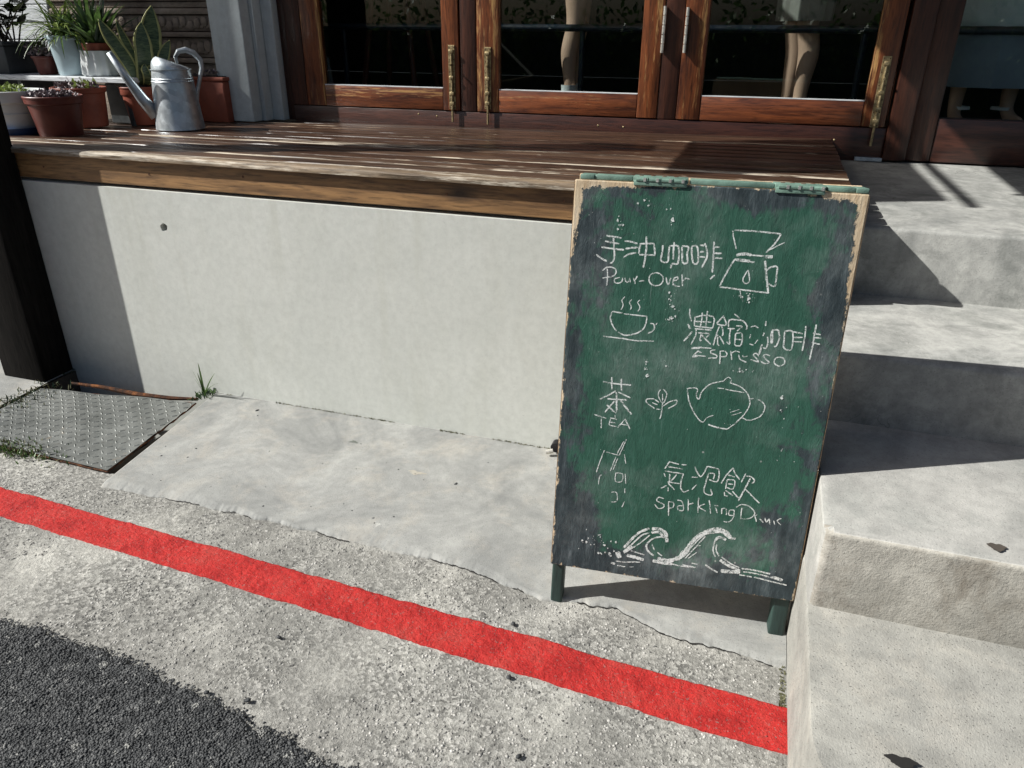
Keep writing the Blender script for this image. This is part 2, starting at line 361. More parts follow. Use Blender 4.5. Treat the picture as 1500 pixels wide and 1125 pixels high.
M_SHADEW = wood('shade_board_wood', (.10, .06, .035), (.2, .13, .08), 'X')
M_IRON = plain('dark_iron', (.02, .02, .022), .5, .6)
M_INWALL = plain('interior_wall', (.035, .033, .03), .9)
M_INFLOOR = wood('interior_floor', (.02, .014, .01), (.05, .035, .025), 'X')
M_RAIL = plain('navy_rail', (.010, .017, .032), .4, .2)
M_REDW = wood('red_stool_wood', (.10, .022, .014), (.20, .05, .03), 'Z')
M_SKIN = plain('skin', (.60, .38, .28), .5, var=.08, sc=9, bump=.05)
M_SHORT = plain('grey_shorts', (.22, .21, .19), .95, var=.15, sc=20, bump=.3)
M_SHIRT = plain('dark_shirt', (.05, .05, .055), .95)
M_SKIRT = plain('slate_skirt', (.16, .20, .25), .9, var=.15, sc=6, bump=.3)
M_BLOUSE = plain('pale_top', (.45, .52, .55), .9, var=.1, sc=6, bump=.3)
M_SOCK = plain('white_sock', (.75, .75, .75), .9)
M_SHOE = plain('red_sandal', (.22, .03, .03), .6)
M_HAIR = plain('hair', (.02, .015, .012), .5)
M_RENDER = plain('facade_render', (.30, .28, .25), .9)
def glass_mat():
    t = NT('window_glass'); tr = t.n.new('ShaderNodeBsdfTransparent'); tr.inputs[0].default_value = (.86, .9, .89, 1)
    gl = t.n.new('ShaderNodeBsdfGlossy'); gl.inputs['Roughness'].default_value = .0
    fr = t.n.new('ShaderNodeFresnel'); ge = t.n.new('ShaderNodeNewGeometry'); mr = t.n.new('ShaderNodeMapRange'); mr.inputs[3].default_value = 1.5; mr.inputs[4].default_value = 1/1.5; t.l.new(ge.outputs['Backfacing'], mr.inputs[0]); t.l.new(mr.outputs[0], fr.inputs[0])
    mx = t.n.new('ShaderNodeMixShader'); t.l.new(fr.outputs[0], mx.inputs[0]); t.l.new(tr.outputs[0], mx.inputs[1]); t.l.new(gl.outputs[0], mx.inputs[2])
    t.l.new(mx.outputs[0], t.out.inputs[0]); return t.m
M_GLASS = glass_mat()
# ------------------------------------------------------------------ ground
def hgt(x, y):
    return .010*fbm(x, y, 3.1, 4, 3)+.006*fbm(x, y, 17, 4, 9, .6)+.0035*fbm(x, y, 75, 3, 21, .6)
def grid_obj(name, xs, ylo, yhi, ny, zf, mat, skirt=0, parent=None, power=1):
    """columns along x, rows between ylo(x) and yhi(x)"""
    xs = np.asarray(xs); t = np.linspace(0, 1, ny)**power
    Y = ylo(xs)[:, None]*(1-t)[None]+yhi(xs)[:, None]*t[None]; X = np.repeat(xs[:, None], ny, 1); Z = zf(X, Y)
    nx = len(xs); idx = np.arange(nx*ny).reshape(nx, ny)
    V = np.stack([X, Y, Z], -1).reshape(-1, 3)
    Q = np.stack([idx[:-1, :-1], idx[1:, :-1], idx[1:, 1:], idx[:-1, 1:]], -1).reshape(-1, 4)
    if skirt:
        for col in (0, ny-1):
            e = idx[:, col]; b = len(V); lo = V[e].copy(); lo[:, 2] -= skirt; V = np.vstack([V, lo]); k = np.arange(b, b+nx)
            q = np.stack([e[:-1], k[:-1], k[1:], e[1:]], -1); Q = np.vstack([Q, q if col == 0 else q[:, ::-1]])
        for row in (0, nx-1):
            e = idx[row]; b = len(V); lo = V[e].copy(); lo[:, 2] -= skirt; V = np.vstack([V, lo]); k = np.arange(b, b+ny)
            q = np.stack([e[:-1], e[1:], k[1:], k[:-1]], -1); Q = np.vstack([Q, q if row == 0 else q[:, ::-1]])
    return fastmesh(name, V, Q, mat, parent)
def interp(pts):
    px = [p[0] for p in pts]; py = [p[1] for p in pts]
    return lambda x: np.interp(x, px, py)
one = lambda v: (lambda x: np.full_like(np.asarray(x, float), v))
# wide base sheet with an opening for the drain pit
PX0, PX1, PY0, PY1 = -3.02, -2.175, 1.785, 2.50
gx = [-45, PX0, PX1, 45]; gy = [-45, PY0, PY1, 45]
b = B()
for i in range(3):
    for j in range(3):
        if i == 1 and j == 1: continue
        b.quad((gx[i], gy[j], -.035), (gx[i+1], gy[j], -.035), (gx[i+1], gy[j+1], -.035), (gx[i], gy[j+1], -.035))
struct(b.obj('ground', M_ASPH))
# asphalt road: ragged edge lapping over the concrete
ya = interp([(-6, 1.18), (-2.4, 1.10), (-1.833, 1.063), (-1.55, 1.068), (-1.274, 1.050), (-1.0, 1.0), (-.724, .958), (-.3, .90), (.24, .84), (8, .8)])
def ya_r(x): x = np.asarray(x, float); return ya(x)+.055*fbm(x, x*0, 9, 4, 5, .65)+.022*fbm(x, x*0+3, 60, 2, 6)
road = grid_obj('road', np.arange(-2.3, -.35, .004), lambda x: ya_r(x)-.5, ya_r, 110, lambda x, y: hgt(x, y)+.010+.005*fbm(x, y, 70, 3, 33, .6), M_ASPH, .03)
struct(road)
fr = grid_obj('road_surface', np.linspace(-25, 25, 120), one(-9), lambda x: np.where((x > -2.3) & (x < -.35), ya(x)-.46, ya(x)), 40, lambda x, y: np.full_like(x, -.004), M_ASPH); struct(fr)
# coarse concrete strip
GX = np.arange(-3.3, .262, .005)
gut = grid_obj('concrete_gutter', GX, one(.5), one(1.784), 250, hgt, M_GUT); struct(gut)
gl_ = grid_obj('concrete_gutter_far', np.linspace(-20, -3.3, 60), one(.5), one(1.784), 12, lambda x, y: hgt(x, y)*.3, M_GUT); struct(gl_)
lg = grid_obj('side_pavement', np.linspace(-20, PX0, 260), one(1.79), one(3.6), 60, lambda x, y: hgt(x, y)*.6+.004, M_SLAB); struct(lg)
# painted red line
rlo = interp([(-6, 1.60), (-2.294, 1.449), (0.262, 1.314)]); rhi = interp([(-6, 1.74), (-2.444, 1.580), (.262, 1.450)])
def rl(x): return rlo(x)+.012*fbm(x, x*0, 14, 6, 41, .75)+.004*fbm(x, x*0, 3, 2, 44)
def rh(x): return rhi(x)+.014*fbm(x, x*0+5, 12, 6, 42, .75)+.006*fbm(x, x*0, 4, 2, 45)
red = grid_obj('red_kerb_line', np.arange(-3.3, .2535, .005), rl, rh, 28, lambda x, y: hgt(x, y)+.0035, M_RED, .004); struct(red)
# smooth slab with a broken front edge
ys_ = interp([(-2.4, 1.70), (-2.1, 1.693), (-1.75, 1.715), (-1.42, 1.715), (-1.089, 1.70), (-.85, 1.70), (-.6, 1.672), (-.42, 1.625), (-.33, 1.655), (-.22, 1.66), (-.1, 1.615), (.05, 1.60), (.16, 1.602), (.25, 1.585)])
def ysl(x): return ys_(x)+.026*fbm(x, x*0, 15, 6, 51, .74)+.02*fbm(x, x*0+2, 4, 3, 52)
xl = interp([(1.5, -2.085), (1.69, -2.105), (2.48, -2.205)])
def slabz(x, y):
    e = np.clip((y-ysl(x))/(.008+.10*np.clip(fbm(x, x*0, 3, 2, 91)+.02, 0, 1)), 0, 1); return hgt(x, y)*(1-e)+(.008+.0012*fbm(x, y, 2, 2, 61))*e+.0015*fbm(x, y, 40, 3, 95)*(1-np.clip((y-ysl(x))/.06, 0, 1))+.0012
SX = np.linspace(0, 1, 560); ny = 160; t_ = np.linspace(0, 1, ny)
XX = np.zeros((560, ny)); YY = np.zeros((560, ny))
for it in range(3):
    x0 = xl(YY if it else np.full((560, ny), 2.0)); XX = x0+(.243-x0)*SX[:, None]; lo = ysl(XX); YY = lo+(2.468-lo)*t_[None]
idx = np.arange(560*ny).reshape(560, ny); V = np.stack([XX, YY, slabz(XX, YY)], -1).reshape(-1, 3)
Q = np.stack([idx[:-1, :-1], idx[1:, :-1], idx[1:, 1:], idx[:-1, 1:]], -1).reshape(-1, 4)
for e in (idx[:, 0], idx[0][::-1]):
    bb = len(V); l2 = V[e].copy(); l2[:, 2] -= .05; V = np.vstack([V, l2]); k = np.arange(bb, bb+len(e)); Q = np.vstack([Q, np.stack([e[:-1], k[:-1], k[1:], e[1:]], -1)])
struct(fastmesh('pavement_slab', V, Q, M_SLAB))
# dark crack following the slab edge (flat strip; the gap's depth is only its dark colour)
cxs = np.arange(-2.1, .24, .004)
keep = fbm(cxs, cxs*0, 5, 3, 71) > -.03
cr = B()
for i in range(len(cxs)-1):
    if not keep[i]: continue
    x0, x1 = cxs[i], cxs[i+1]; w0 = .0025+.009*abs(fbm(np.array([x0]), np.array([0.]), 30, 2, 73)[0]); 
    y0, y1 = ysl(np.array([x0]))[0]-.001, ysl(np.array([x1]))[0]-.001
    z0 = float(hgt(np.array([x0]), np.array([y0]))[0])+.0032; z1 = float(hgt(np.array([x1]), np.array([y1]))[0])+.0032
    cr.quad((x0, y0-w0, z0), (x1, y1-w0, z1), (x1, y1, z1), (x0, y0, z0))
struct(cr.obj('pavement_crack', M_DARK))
# loose and embedded stones
def stones(name, xy, size, zoff, mat, parent, flat=.6):
    ico = bmesh.new(); bmesh.ops.create_icosphere(ico, subdivisions=1, radius=1); ico.verts.ensure_lookup_table()
    bv = np.array([v.co[:] for v in ico.verts]); bf = np.array([[v.index for v in f.verts] for f in ico.faces]); ico.free()
    n = len(xy); k = len(bv); r = RNG.uniform(size[0], size[1], n)
    P = bv[None]*(1+RNG.uniform(-.28, .28, (n, k, 1))); P = P*np.stack([r*RNG.uniform(.75, 1.3, n), r*RNG.uniform(.75, 1.3, n), r*flat], -1)[:, None]
    a = RNG.uniform(0, 6.28, n); c, s = np.cos(a)[:, None], np.sin(a)[:, None]
    X = P[..., 0]*c-P[..., 1]*s+xy[:, 0:1]; Y = P[..., 0]*s+P[..., 1]*c+xy[:, 1:2]; Z = P[..., 2]+(hgt(xy[:, 0], xy[:, 1])+zoff)[:, None]
    V = np.stack([X, Y, Z], -1).reshape(-1, 3); Q = (bf[None]+(np.arange(n)*k)[:, None, None]).reshape(-1, 3)
    return fastmesh(name, V, Q, mat, parent, smooth=False, kind='stuff')
n = 17000; xy = np.stack([RNG.uniform(-2.6, .235, n), RNG.uniform(.85, 1.70, n)], 1)
m_ = (xy[:, 1] > ya(xy[:, 0])+.01) & (xy[:, 1] < ysl(xy[:, 0])-.012) & ((xy[:, 1] < rl(xy[:, 0])-.004) | (xy[:, 1] > rh(xy[:, 0])+.004)) & (fbm(xy[:, 0], xy[:, 1], 3.3, 4, 81) > -.12)
stones('aggregate', xy[m_], (.0015, .0042), -.0006, M_PEB, gut)
n = 30000; xy = np.stack([RNG.uniform(-2.1, -.45, n), RNG.uniform(.6, 1.12, n)], 1); m_ = xy[:, 1] < ya_r(xy[:, 0])+.012
stones('asphalt_chippings', xy[m_], (.0014, .0038), .0108, M_CHIP, road, .42)
n = 90; xx = RNG.uniform(-2.0, -.6, n); xy = np.stack([xx, ya_r(xx)+np.abs(RNG.normal(0, .02, n))], 1); stones('loose_chippings', xy, (.0015, .004), .001, M_CHIP, road, .6)
pp = [onZ(*p) for p in ((409, 937), (363, 1029), (303, 1018), (745, 996), (760, 1111), (752, 917), (377, 604), (548, 762), (668, 712), (1310, 80))][:9]
stones('scattered_pebbles', np.array([(p.x, p.y) for p in pp]), (.006, .011), .008, M_CHIP, gut, .5)
slab = bpy.data.objects['pavement_slab']
def slab_bits(name, px, size, mat):
    pp = [onZ(u, v, .018) for u, v in px]; xy = np.array([(p.x, p.y) for p in pp]); o = stones(name, xy, size, 0., mat, slab, .4)
    me = o.data; co = np.empty(len(me.vertices)*3, np.float32); me.vertices.foreach_get('co', co); co = co.reshape(-1, 3); k = len(co)//len(xy)
    for q in range(len(xy)): co[q*k:(q+1)*k, 2] += float(slabz(xy[q:q+1, 0], xy[q:q+1, 1])[0]-hgt(xy[q:q+1, 0], xy[q:q+1, 1])[0])
    me.vertices.foreach_set('co', co.ravel()); me.update()
slab_bits('slab_pebbles', [(377, 606), (668, 712), (565, 675), (503, 735), (548, 763), (690, 776), (430, 650), (620, 700)]+[(random.uniform(200, 800), random.uniform(640, 760)) for _ in range(24)], (.0015, .0042), M_CHIP)
def patch(name, u, v, r, e, mat, zz=.0007):
    c = onZ(u, v, .017); b = B(); P = []
    for k in range(30): q = r*(1+.3*math.sin(k*math.pi/5+u)+.2*math.sin(k*math.pi/15*7)); x, y = c.x+q*math.cos(k*math.pi/15), c.y+e*q*math.sin(k*math.pi/15); P.append(b.bm.verts.new((x, y, float(slabz(np.array([x]), np.array([y]))[0])+zz)))
    b.bm.faces.new(P); b.obj(name, mat, slab)
patch('stain', 518, 645, .017, .5, plain('grease_stain', (.10, .11, .095), .8)); patch('stain', 610, 690, .03, .4, plain('brown_stain', (.34, .32, .27), .9)); patch('chip_mark', 553, 766, .007, 1.4, plain('chip_mark', (.5, .5, .47), .9))
# drain pit
b = B(); z0 = -.35
b.quad((PX0, PY0, z0), (PX1, PY0, z0), (PX1, PY1, z0), (PX0, PY1, z0))
for (x0, y0, x1, y1) in ((PX0, PY0, PX1, PY0), (PX1, PY0, PX1, PY1), (PX1, PY1, PX0, PY1), (PX0, PY1, PX0, PY0)): b.quad((x0, y0, z0), (x1, y1, z0), (x1, y1, -.002), (x0, y0, -.002))
struct(b.obj('drain_pit', M_DIRT))

# ------------------------------------------------------------------ steel cover plate
A = onZ(287, 590, .012); Bc = onZ(157, 690, .012); D = Vector((-2.955, 1.80, .012)); Cc = Vector((-2.975, 2.235, .012))
pl = thing('steel_cover_plate', (-2.58, 2.05, .01), 'grey checkered steel cover plate over the drain beside the white wall', 'cover plate')
def pq(u, v): # u left->right, v front->back
    return (D*(1-u)+Bc*u)*(1-v)+(Cc*(1-u)+A*u)*v
nu, nv = 24, 18; V = []; Q = []
for i in range(nu+1):
    for j in range(nv+1):
        p = pq(i/nu, j/nv); V.append((p.x, p.y, p.z+.004*math.sin(i*.5)*math.sin(j*.4)+.003))
idx = lambda i, j: i*(nv+1)+j
for i in range(nu):
    for j in range(nv): Q.append((idx(i, j), idx(i+1, j), idx(i+1, j+1), idx(i, j+1)))
mobj('sheet', V, Q, M_PLATE, pl, True)
b = B()
for (u0, v0, u1, v1) in ((0, 0, 1, 0), (1, 0, 1, 1), (0, 1, 1, 1), (0, 0, 0, 1)):
    pts = []
    for k in range(25):
        t = k/24; p = pq(u0+(u1-u0)*t, v0+(v1-v0)*t); pts.append((p.x, p.y, p.z-.004+.002*math.sin(k*1.7)))
    b.tube(pts, [.0038+.0012*math.sin(k*2.3) for k in range(25)], 6)
b.obj('rusty_rim', M_RUSTP, pl, True)
b = B(); L_ = .0145; pit = .0325
nU = int((Bc-D).length/pit); nV = int((Cc-D).length/pit)+1
for i in range(nU):
    for j in range(nV):
        p = pq((i+.6)/nU, (j+.55)/(nV)); a = math.radians(46 if (i+j) % 2 else -44)+.04
        ca, sa = math.cos(a), math.sin(a); z = p.z+.003+.004*math.sin((i+.6)/nU*nu*.5)*math.sin((j+.55)/nV*nv*.4)
        prof = [(-L_, 0, 0), (-L_*.6, .0035, 0), (L_*.6, .0035, 0), (L_, 0, 0), (L_*.6, -.0035, 0), (-L_*.6, -.0035, 0)]
        base = [b.bm.verts.new((p.x+x*ca-y*sa, p.y+x*sa+y*ca, z)) for x, y, _ in prof]
        t1 = b.bm.verts.new((p.x-L_*.55*ca, p.y-L_*.55*sa, z+.0028)); t2 = b.bm.verts.new((p.x+L_*.55*ca, p.y+L_*.55*sa, z+.0028))
        for f in ((base[0], base[1], t1), (base[1], base[2], t2, t1), (base[2], base[3], t2), (base[3], base[4], t2), (base[4], base[5], t1, t2), (base[5], base[0], t1)): b.bm.faces.new(f)
b.obj('raised_treads', M_PLATE, pl, False, kind='stuff')
rb = thing('rusty_frame_bar', (-2.6, 2.38, 0), 'thin rusty steel edge bar lying between cover plate and white wall', 'steel bar')
pts = [onZ(u, v, .004) for u, v in ((104, 561), (150, 568), (200, 577), (250, 583), (290, 586))]
b = B(); b.tube([(p.x, p.y, p.z+.004*math.sin(i*2)) for i, p in enumerate(pts)], [.006, .009, .012, .010, .007], 6); b.obj('bar', M_RUSTP, rb, True)

# ------------------------------------------------------------------ plinth wall
WY = 2.468; WX0, WX1, WZ = -3.30, .243, .901
wall = thing('plinth_wall', (-1.5, WY, 0), 'smooth pale grey rendered wall beneath the timber deck', 'wall')
hc = onY(240, 333, WY); hr = .016; hs = .04
b = B(); xs = [WX0, hc.x-hs, hc.x+hs, WX1]; zs = [-.36, hc.z-hs, hc.z+hs, WZ]
for i in range(3):
    for j in range(3):
        if i == 1 and j == 1: continue
        b.quad((xs[i], WY, zs[j]), (xs[i+1], WY, zs[j]), (xs[i+1], WY, zs[j+1]), (xs[i], WY, zs[j+1]))
N = 32; cin = []; cout = []; cback = []
for k in range(N):
    a = 2*math.pi*k/N; c, s = math.cos(a), math.sin(a); q = hs/max(abs(c), abs(s)); r = hr*(1+.12*math.sin(2*a+1)+.06*math.sin(5*a))
    cin.append((hc.x+r*c, WY, hc.z+r*s*1.15)); cout.append((hc.x+q*c, WY, hc.z+q*s)); cback.append((hc.x+r*c*.9, WY+.07, hc.z+r*s))
for k in range(N):
    k2 = (k+1) % N; b.quad(cin[k], cin[k2], cout[k2], cout[k]); b.quad(cin[k2], cin[k], cback[k], cback[k2])
b.quad((WX0, WY, WZ), (WX1, WY, WZ), (WX1, WY+.2, WZ), (WX0, WY+.2, WZ))
b.quad((WX1, WY, -.36), (WX1, WY+.2, -.36), (WX1, WY+.2, WZ), (WX1, WY, WZ)); b.quad((WX0, WY, -.36), (WX0, WY+.2, -.36), (WX0, WY+.2, WZ), (WX0, WY, WZ))
b.quad((WX0, WY+.2, -.36), (WX1, WY+.2, -.36), (WX1, WY+.2, WZ), (WX0, WY+.2, WZ))
bmesh.ops.remove_doubles(b.bm, verts=b.bm.verts, dist=1e-5)
b.obj('rendered_face', M_WALL, wall)
b = B(); b.lathe([(.0, 0), (.03, 0.), (.03, .001)], (0, 0, 0), 16); b.bm.transform(Matrix.Translation((hc.x, WY+.072, hc.z)) @ Matrix.Rotation(math.pi/2, 4, 'X')); b.obj('drain_hole', M_DARK, wall)
pn = thing('pipe_stub', onY(806, 651, WY), 'small dark pipe stub at the wall foot beside the chalkboard', 'pipe')
p = onY(817, 650, WY); b = B(); b.cyl((p.x, WY+.03, p.z), (p.x, WY-.035, p.z), .020, n=18); b.obj('pipe', M_IRON, pn, True); b = B(); b.cyl((p.x-.005, WY-.052, p.z-.004), (p.x-.03, WY-.06, p.z-.01), .009, n=10); b.obj('nut', M_STEELH, pn, True)

# ------------------------------------------------------------------ dark corner post (tall)
post = thing('timber_post', (-3.15, 2.385, 0), 'tall dark weathered timber post at the left end of the wall', 'post')
b = B(); b.box(-3.275, -3.03, 2.302, 2.466, .004, 3.2, .006); b.obj('shaft', M_POST, post, True)
b = B(); b.box(-3.30, -3.0, 2.28, 2.466, 3.2, 3.26, .006); b.obj('cap', M_POST, post)

# ------------------------------------------------------------------ timber deck
FY = 4.0
def zdeck(x, y):
    t = (y-2.45)/1.55; return 1.0425-t*(.0105-.0115*(x+.9))
deck = thing('timber_deck', (-1.5, 3.2, 1.0), 'weathered dark brown plank deck on top of the pale wall', 'deck')
DX0, DX1 = -3.72, .298
ny = 15; y0 = 2.450; widths = [.075]+[.105+.012*random.uniform(-1, 1) for _ in range(ny-1)]; sc_ = (FY-.012-y0)/sum(widths)
yy = y0
for k, w in enumerate(widths):
    w *= sc_; ya_, yb_ = yy+.002, yy+w-.0035-.003*random.random(); yy += w
    th = .024; x0, x1 = DX0+random.uniform(0, .006), DX1-random.uniform(0, .006)
    nseg = 90; b = B(); prof = [(ya_, -th), (ya_, -.007), (ya_+.005, -.0015), (ya_+.017, 0), (yb_-.017, 0), (yb_-.004, -.0015), (yb_, -.006), (yb_, -th)]
    rings = []; sd = random.random()*50; cup = random.uniform(-.0015, .0015)
    for i in range(nseg+1):
        x = x0+(x1-x0)*i/nseg; ring = []
        for j, (py, pz) in enumerate(prof):
            wv = .0022*(math.sin(x*5+sd)+.6*math.sin(x*13.7+sd*2)+.5*random.uniform(-1, 1)*(1 if k == 0 else .5)) if j in (1, 2, 5, 6) else 0
            wy = wv*.8 if j in (1, 2) else -wv*.6 if j in (5, 6) else 0
            ring.append(b.bm.verts.new((x, py+(wy if k else wy*1.6), zdeck(x, py)+pz+wv*.5+cup*(1 if j in (3, 4) else 0))))
        rings.append(ring)
    for i in range(nseg):
        for j in range(len(prof)): b.bm.faces.new((rings[i][j], rings[i+1][j], rings[i+1][(j+1) % 8], rings[i][(j+1) % 8]))
    b.bm.faces.new(rings[0]); b.bm.faces.new(rings[-1][::-1])
    b.obj('plank', M_NOSE if k == 0 else (M_DECK2 if k in (1, 2) or random.random() < .2 else M_DECK), deck, True, split=45)
    pk = bpy.data.objects[-1] if False else deck.children[-1]; at_ = pk.data.attributes.new('edge', 'FLOAT', 'POINT'); ys = np.array([v.co.y for v in pk.data.vertices]); dd_ = np.minimum(ys-ys.min(), ys.max()-ys); at_.data.foreach_set('value', np.clip(1-dd_/.016, 0, 1).astype(np.float32))
b = B(); b.box(DX0+.43, DX1-.02, 2.476, 2.51, .9145, 1.0170, .003); b.obj('fascia_board', M_FASC, deck)
b = B(); b.box(DX1-.02, DX1-.0005, 2.515, FY-.02, .962, 1.0, .002); b.obj('end_board', M_DECK, deck)
for yj in (2.6, 3.1, 3.6): b = B(); b.box(-3.2, DX1-.05, yj-.03, yj+.03, .90, .985); b.obj('bearer', M_DECK, deck)
b = B()
for x in (-2.9, -2.35, -1.9, -1.05, -.62): b.cyl((x, 2.477, .972+.01*math.sin(x*9)), (x, 2.4745, .972+.01*math.sin(x*9)), .0045, n=10)
b.obj('screw_heads', M_RUST, deck, kind='stuff')

# ------------------------------------------------------------------ concrete steps
st = thing('concrete_steps', (1.2, 2.4, 0), 'grey concrete steps with rounded edges to the right of the chalkboard', 'steps')
SXR = 3.4
def rounded_prism(name, poly, z0, z1f, mat, bev, seg=4):
    t = bmesh.new(); lo = [t.verts.new((x, y, z0)) for x, y in poly]; hi = [t.verts.new((x, y, z1f(x, y))) for x, y in poly]
    n = len(poly); t.faces.new(lo[::-1]); top = t.faces.new(hi)
    for i in range(n): t.faces.new((lo[i], lo[(i+1) % n], hi[(i+1) % n], hi[i]))
    bmesh.ops.bevel(t, geom=[e for e in top.edges], offset=bev, segments=seg, affect='EDGES', profile=.5)
    bmesh.ops.triangulate(t, faces=[f for f in t.faces if len(f.verts) > 4])
    b = B(); b.add(t)
    if isinstance(mat, list):
        b.bm.normal_update()
        for f in b.bm.faces: f.material_index = 0 if abs(f.normal.z) > .6 or f.normal.x < -.8 else 1
    return b.obj(name, mat, st, True, split=50)
def corner(x, y, r, n=8): return [(x+r-r*math.cos(a), y+r-r*math.sin(a)) for a in [math.pi/2*k/n for k in range(n+1)]]
rounded_prism('bottom_step', [(.2445, 3.0)]+corner(.2445, .93, .22, 10)+[(SXR, .93), (SXR, 3.0)], -.03, lambda x, y: .283+.006*(y-1.5), M_PLAT, .03, 5)
rounded_prism('step', [(.2475, 3.2)]+corner(.2475, 1.512, .02, 5)+[(SXR+.003, 1.512), (SXR+.003, 3.2)], .26, lambda x, y: .499, [M_TREAD, M_RIS], .018)
rounded_prism('step', [(.2505, 3.2)]+corner(.2505, 2.072, .012, 3)+[(SXR+.006, 2.072), (SXR+.006, 3.2)], .48, lambda x, y: .705, M_STEP, .014)
rounded_prism('landing', [(.2535, 4.02)]+corner(.2535, 2.648, .012, 3)+[(SXR+.009, 2.648), (SXR+.009, 4.02)], .69, lambda x, y: .931+.022*(y-2.65)/1.37, M_STEP, .012)
# dark stain patches (dried gum and tar) on the bottom step
for nm, (u, v), z, r, e in (('tar_patch', (1320, 1117), .285, .026, .5), ('tar_patch', (1460, 803), .5, .017, .8)):
    c = onZ(u, v, z); b = B(); vs = [b.bm.verts.new((c.x+r*(1+.18*math.sin(k*math.pi/5)+.10*math.sin(k*math.pi/15*7))*math.cos(k*math.pi/15), c.y+e*r*(1+.18*math.sin(k*math.pi/5)+.10*math.sin(k*math.pi/15*7))*math.sin(k*math.pi/15), z+.0035)) for k in range(30)]
    b.bm.faces.new(vs); b.obj(nm, M_DARK if r > .02 else M_DIRT, st)

# ------------------------------------------------------------------ facade: doors, frame, glass
def X_at(u, v, y=FY): return onY(u, v, y).x
def Z_at(u, v, y=FY): return onY(u, v, y).z
TOPZ = 3.0
GZ = 1.5-(1.5-1.205)*FY/4.15; DZ = 1.5-(1.5-1.087)*FY/4.15   # glass bottom, door bottom
e = {k: X_at(u, 60) for k, u in dict(g1a=474, g1b=650, s1b=676, m1b=701, g2a=733.5, g2b=941, s2b=972, m2b=1001, g3a=1037, g3b=1283, s3b=1320, j1=1326, j2=1362, j3=1401).items()}
e['d1a'] = X_at(447, 60)
def door(label, xa, ga, gb, xb):
    t = thing('glazed_door', ((xa+xb)/2, FY, DZ), label, 'door', 'glazed timber doors')
    y0, y1 = FY-.035, FY+.012
    for x0, x1 in ((xa, ga), (gb, xb)): b = B(); b.box(x0+.0015, x1, y0, y1, DZ+.004, TOPZ, .004); b.obj('stile', M_DOORZ, t, True)
    for z0, z1 in ((DZ+.004, GZ), (TOPZ-.11, TOPZ-.001)): b = B(); b.box(ga+.0005, gb-.0005, y0+.002, y1-.002, z0, z1, .004); b.obj('rail', M_DOORX, t, True)
    b = B(); b.box(ga-.006, gb+.006, FY-.009, FY-.004, GZ-.006, TOPZ-.10); b.obj('pane', M_GLASS, t)
    b = B()
    for (x0, x1, z0, z1) in ((ga, gb, GZ, GZ+.004), ): b.box(x0+.001, x1-.001, y0+.003, FY-.01, z0, z1)
    b.obj('putty_bead', M_CLAP, t)
    return t
d1 = door('left glazed door nearest the pale pillar, reddish varnished wood', e['d1a'], e['g1a'], e['g1b'], e['s1b']-.004)
d2 = door('middle glazed door with worn golden right stile', e['m1b'], e['g2a'], e['g2b'], e['s2b'])
d3 = door('right glazed door directly behind the top of the chalkboard', e['m2b'], e['g3a'], e['g3b'], e['s3b'])
frm = thing('door_frame', (-.9, FY, .95), 'dark reddish timber door frame with long sill behind the deck', 'door frame')
b = B(); b.box(e['d1a']-.10, e['j1']-.002, FY-.03, FY+.09, .93, DZ, .005); b.obj('sill', M_FRAMX, frm, True)
for x0, x1 in ((e['s1b']+.004, e['m1b']-.004), (e['s2b']+.001, e['m2b']-.001)): b = B(); b.box(x0, x1, FY-.031, FY+.06, DZ+.002, TOPZ, .004); b.obj('mullion', M_FRAMZ, frm, True)
b = B(); b.box(e['d1a']-.10, e['d1a']-.002, FY-.032, FY+.07, DZ+.002, TOPZ, .004); b.obj('jamb', M_FRAMZ, frm, True)
b = B(); b.box(e['j1'], e['j2'], FY-.05, FY+.08, .962, TOPZ, .006); b.obj('jamb', M_FRAMZ, frm, True)
b = B(); b.box(e['j2']+.001, e['j3'], FY-.02, FY+.085, .962, TOPZ, .006); b.obj('jamb', M_FRAMZ, frm, True)
b = B(); b.box(e['d1a']-.12, 2.45, FY-.052, FY+.10, TOPZ+.002, TOPZ+.14, .006); b.obj('lintel', M_FRAMX, frm, True)
b = B()
for u, v in ((613, 167), (640, 170), (876, 184), (913, 186), (1222, 205)): p = onY(u, v, FY-.03); b.sph((p.x, FY-.03, p.z), .005, 1, .35, 1, 8)
b.obj('screw_heads', M_BRASS, frm, kind='stuff')
b = B(); b.box(e['j1']+.002-.12, e['j1']+.0-.0, FY-.055, FY-.0305, .955, .972, .002); b.obj('metal_shoe', M_ZINC, frm)
# fixed window to the right
fw = thing('fixed_window', (1.6, FY, .95), 'dark fixed window at the far right edge with deep sill rail', 'window')
gz4 = Z_at(1420, 174, FY+.02)
b = B(); b.box(e['j3']+.001, 2.40, FY-.015, FY+.06, .96, gz4, .006); b.obj('rail', M_FRAMX, fw, True)
b = B(); b.box(2.402, 2.5, FY-.016, FY+.06, .96, TOPZ, .006); b.obj('stile', M_FRAMZ, fw, True)
b = B(); b.box(e['j3']+.002, 2.41, FY+.018, FY+.023, gz4-.006, TOPZ+.001); b.obj('pane', M_GLASS, fw)
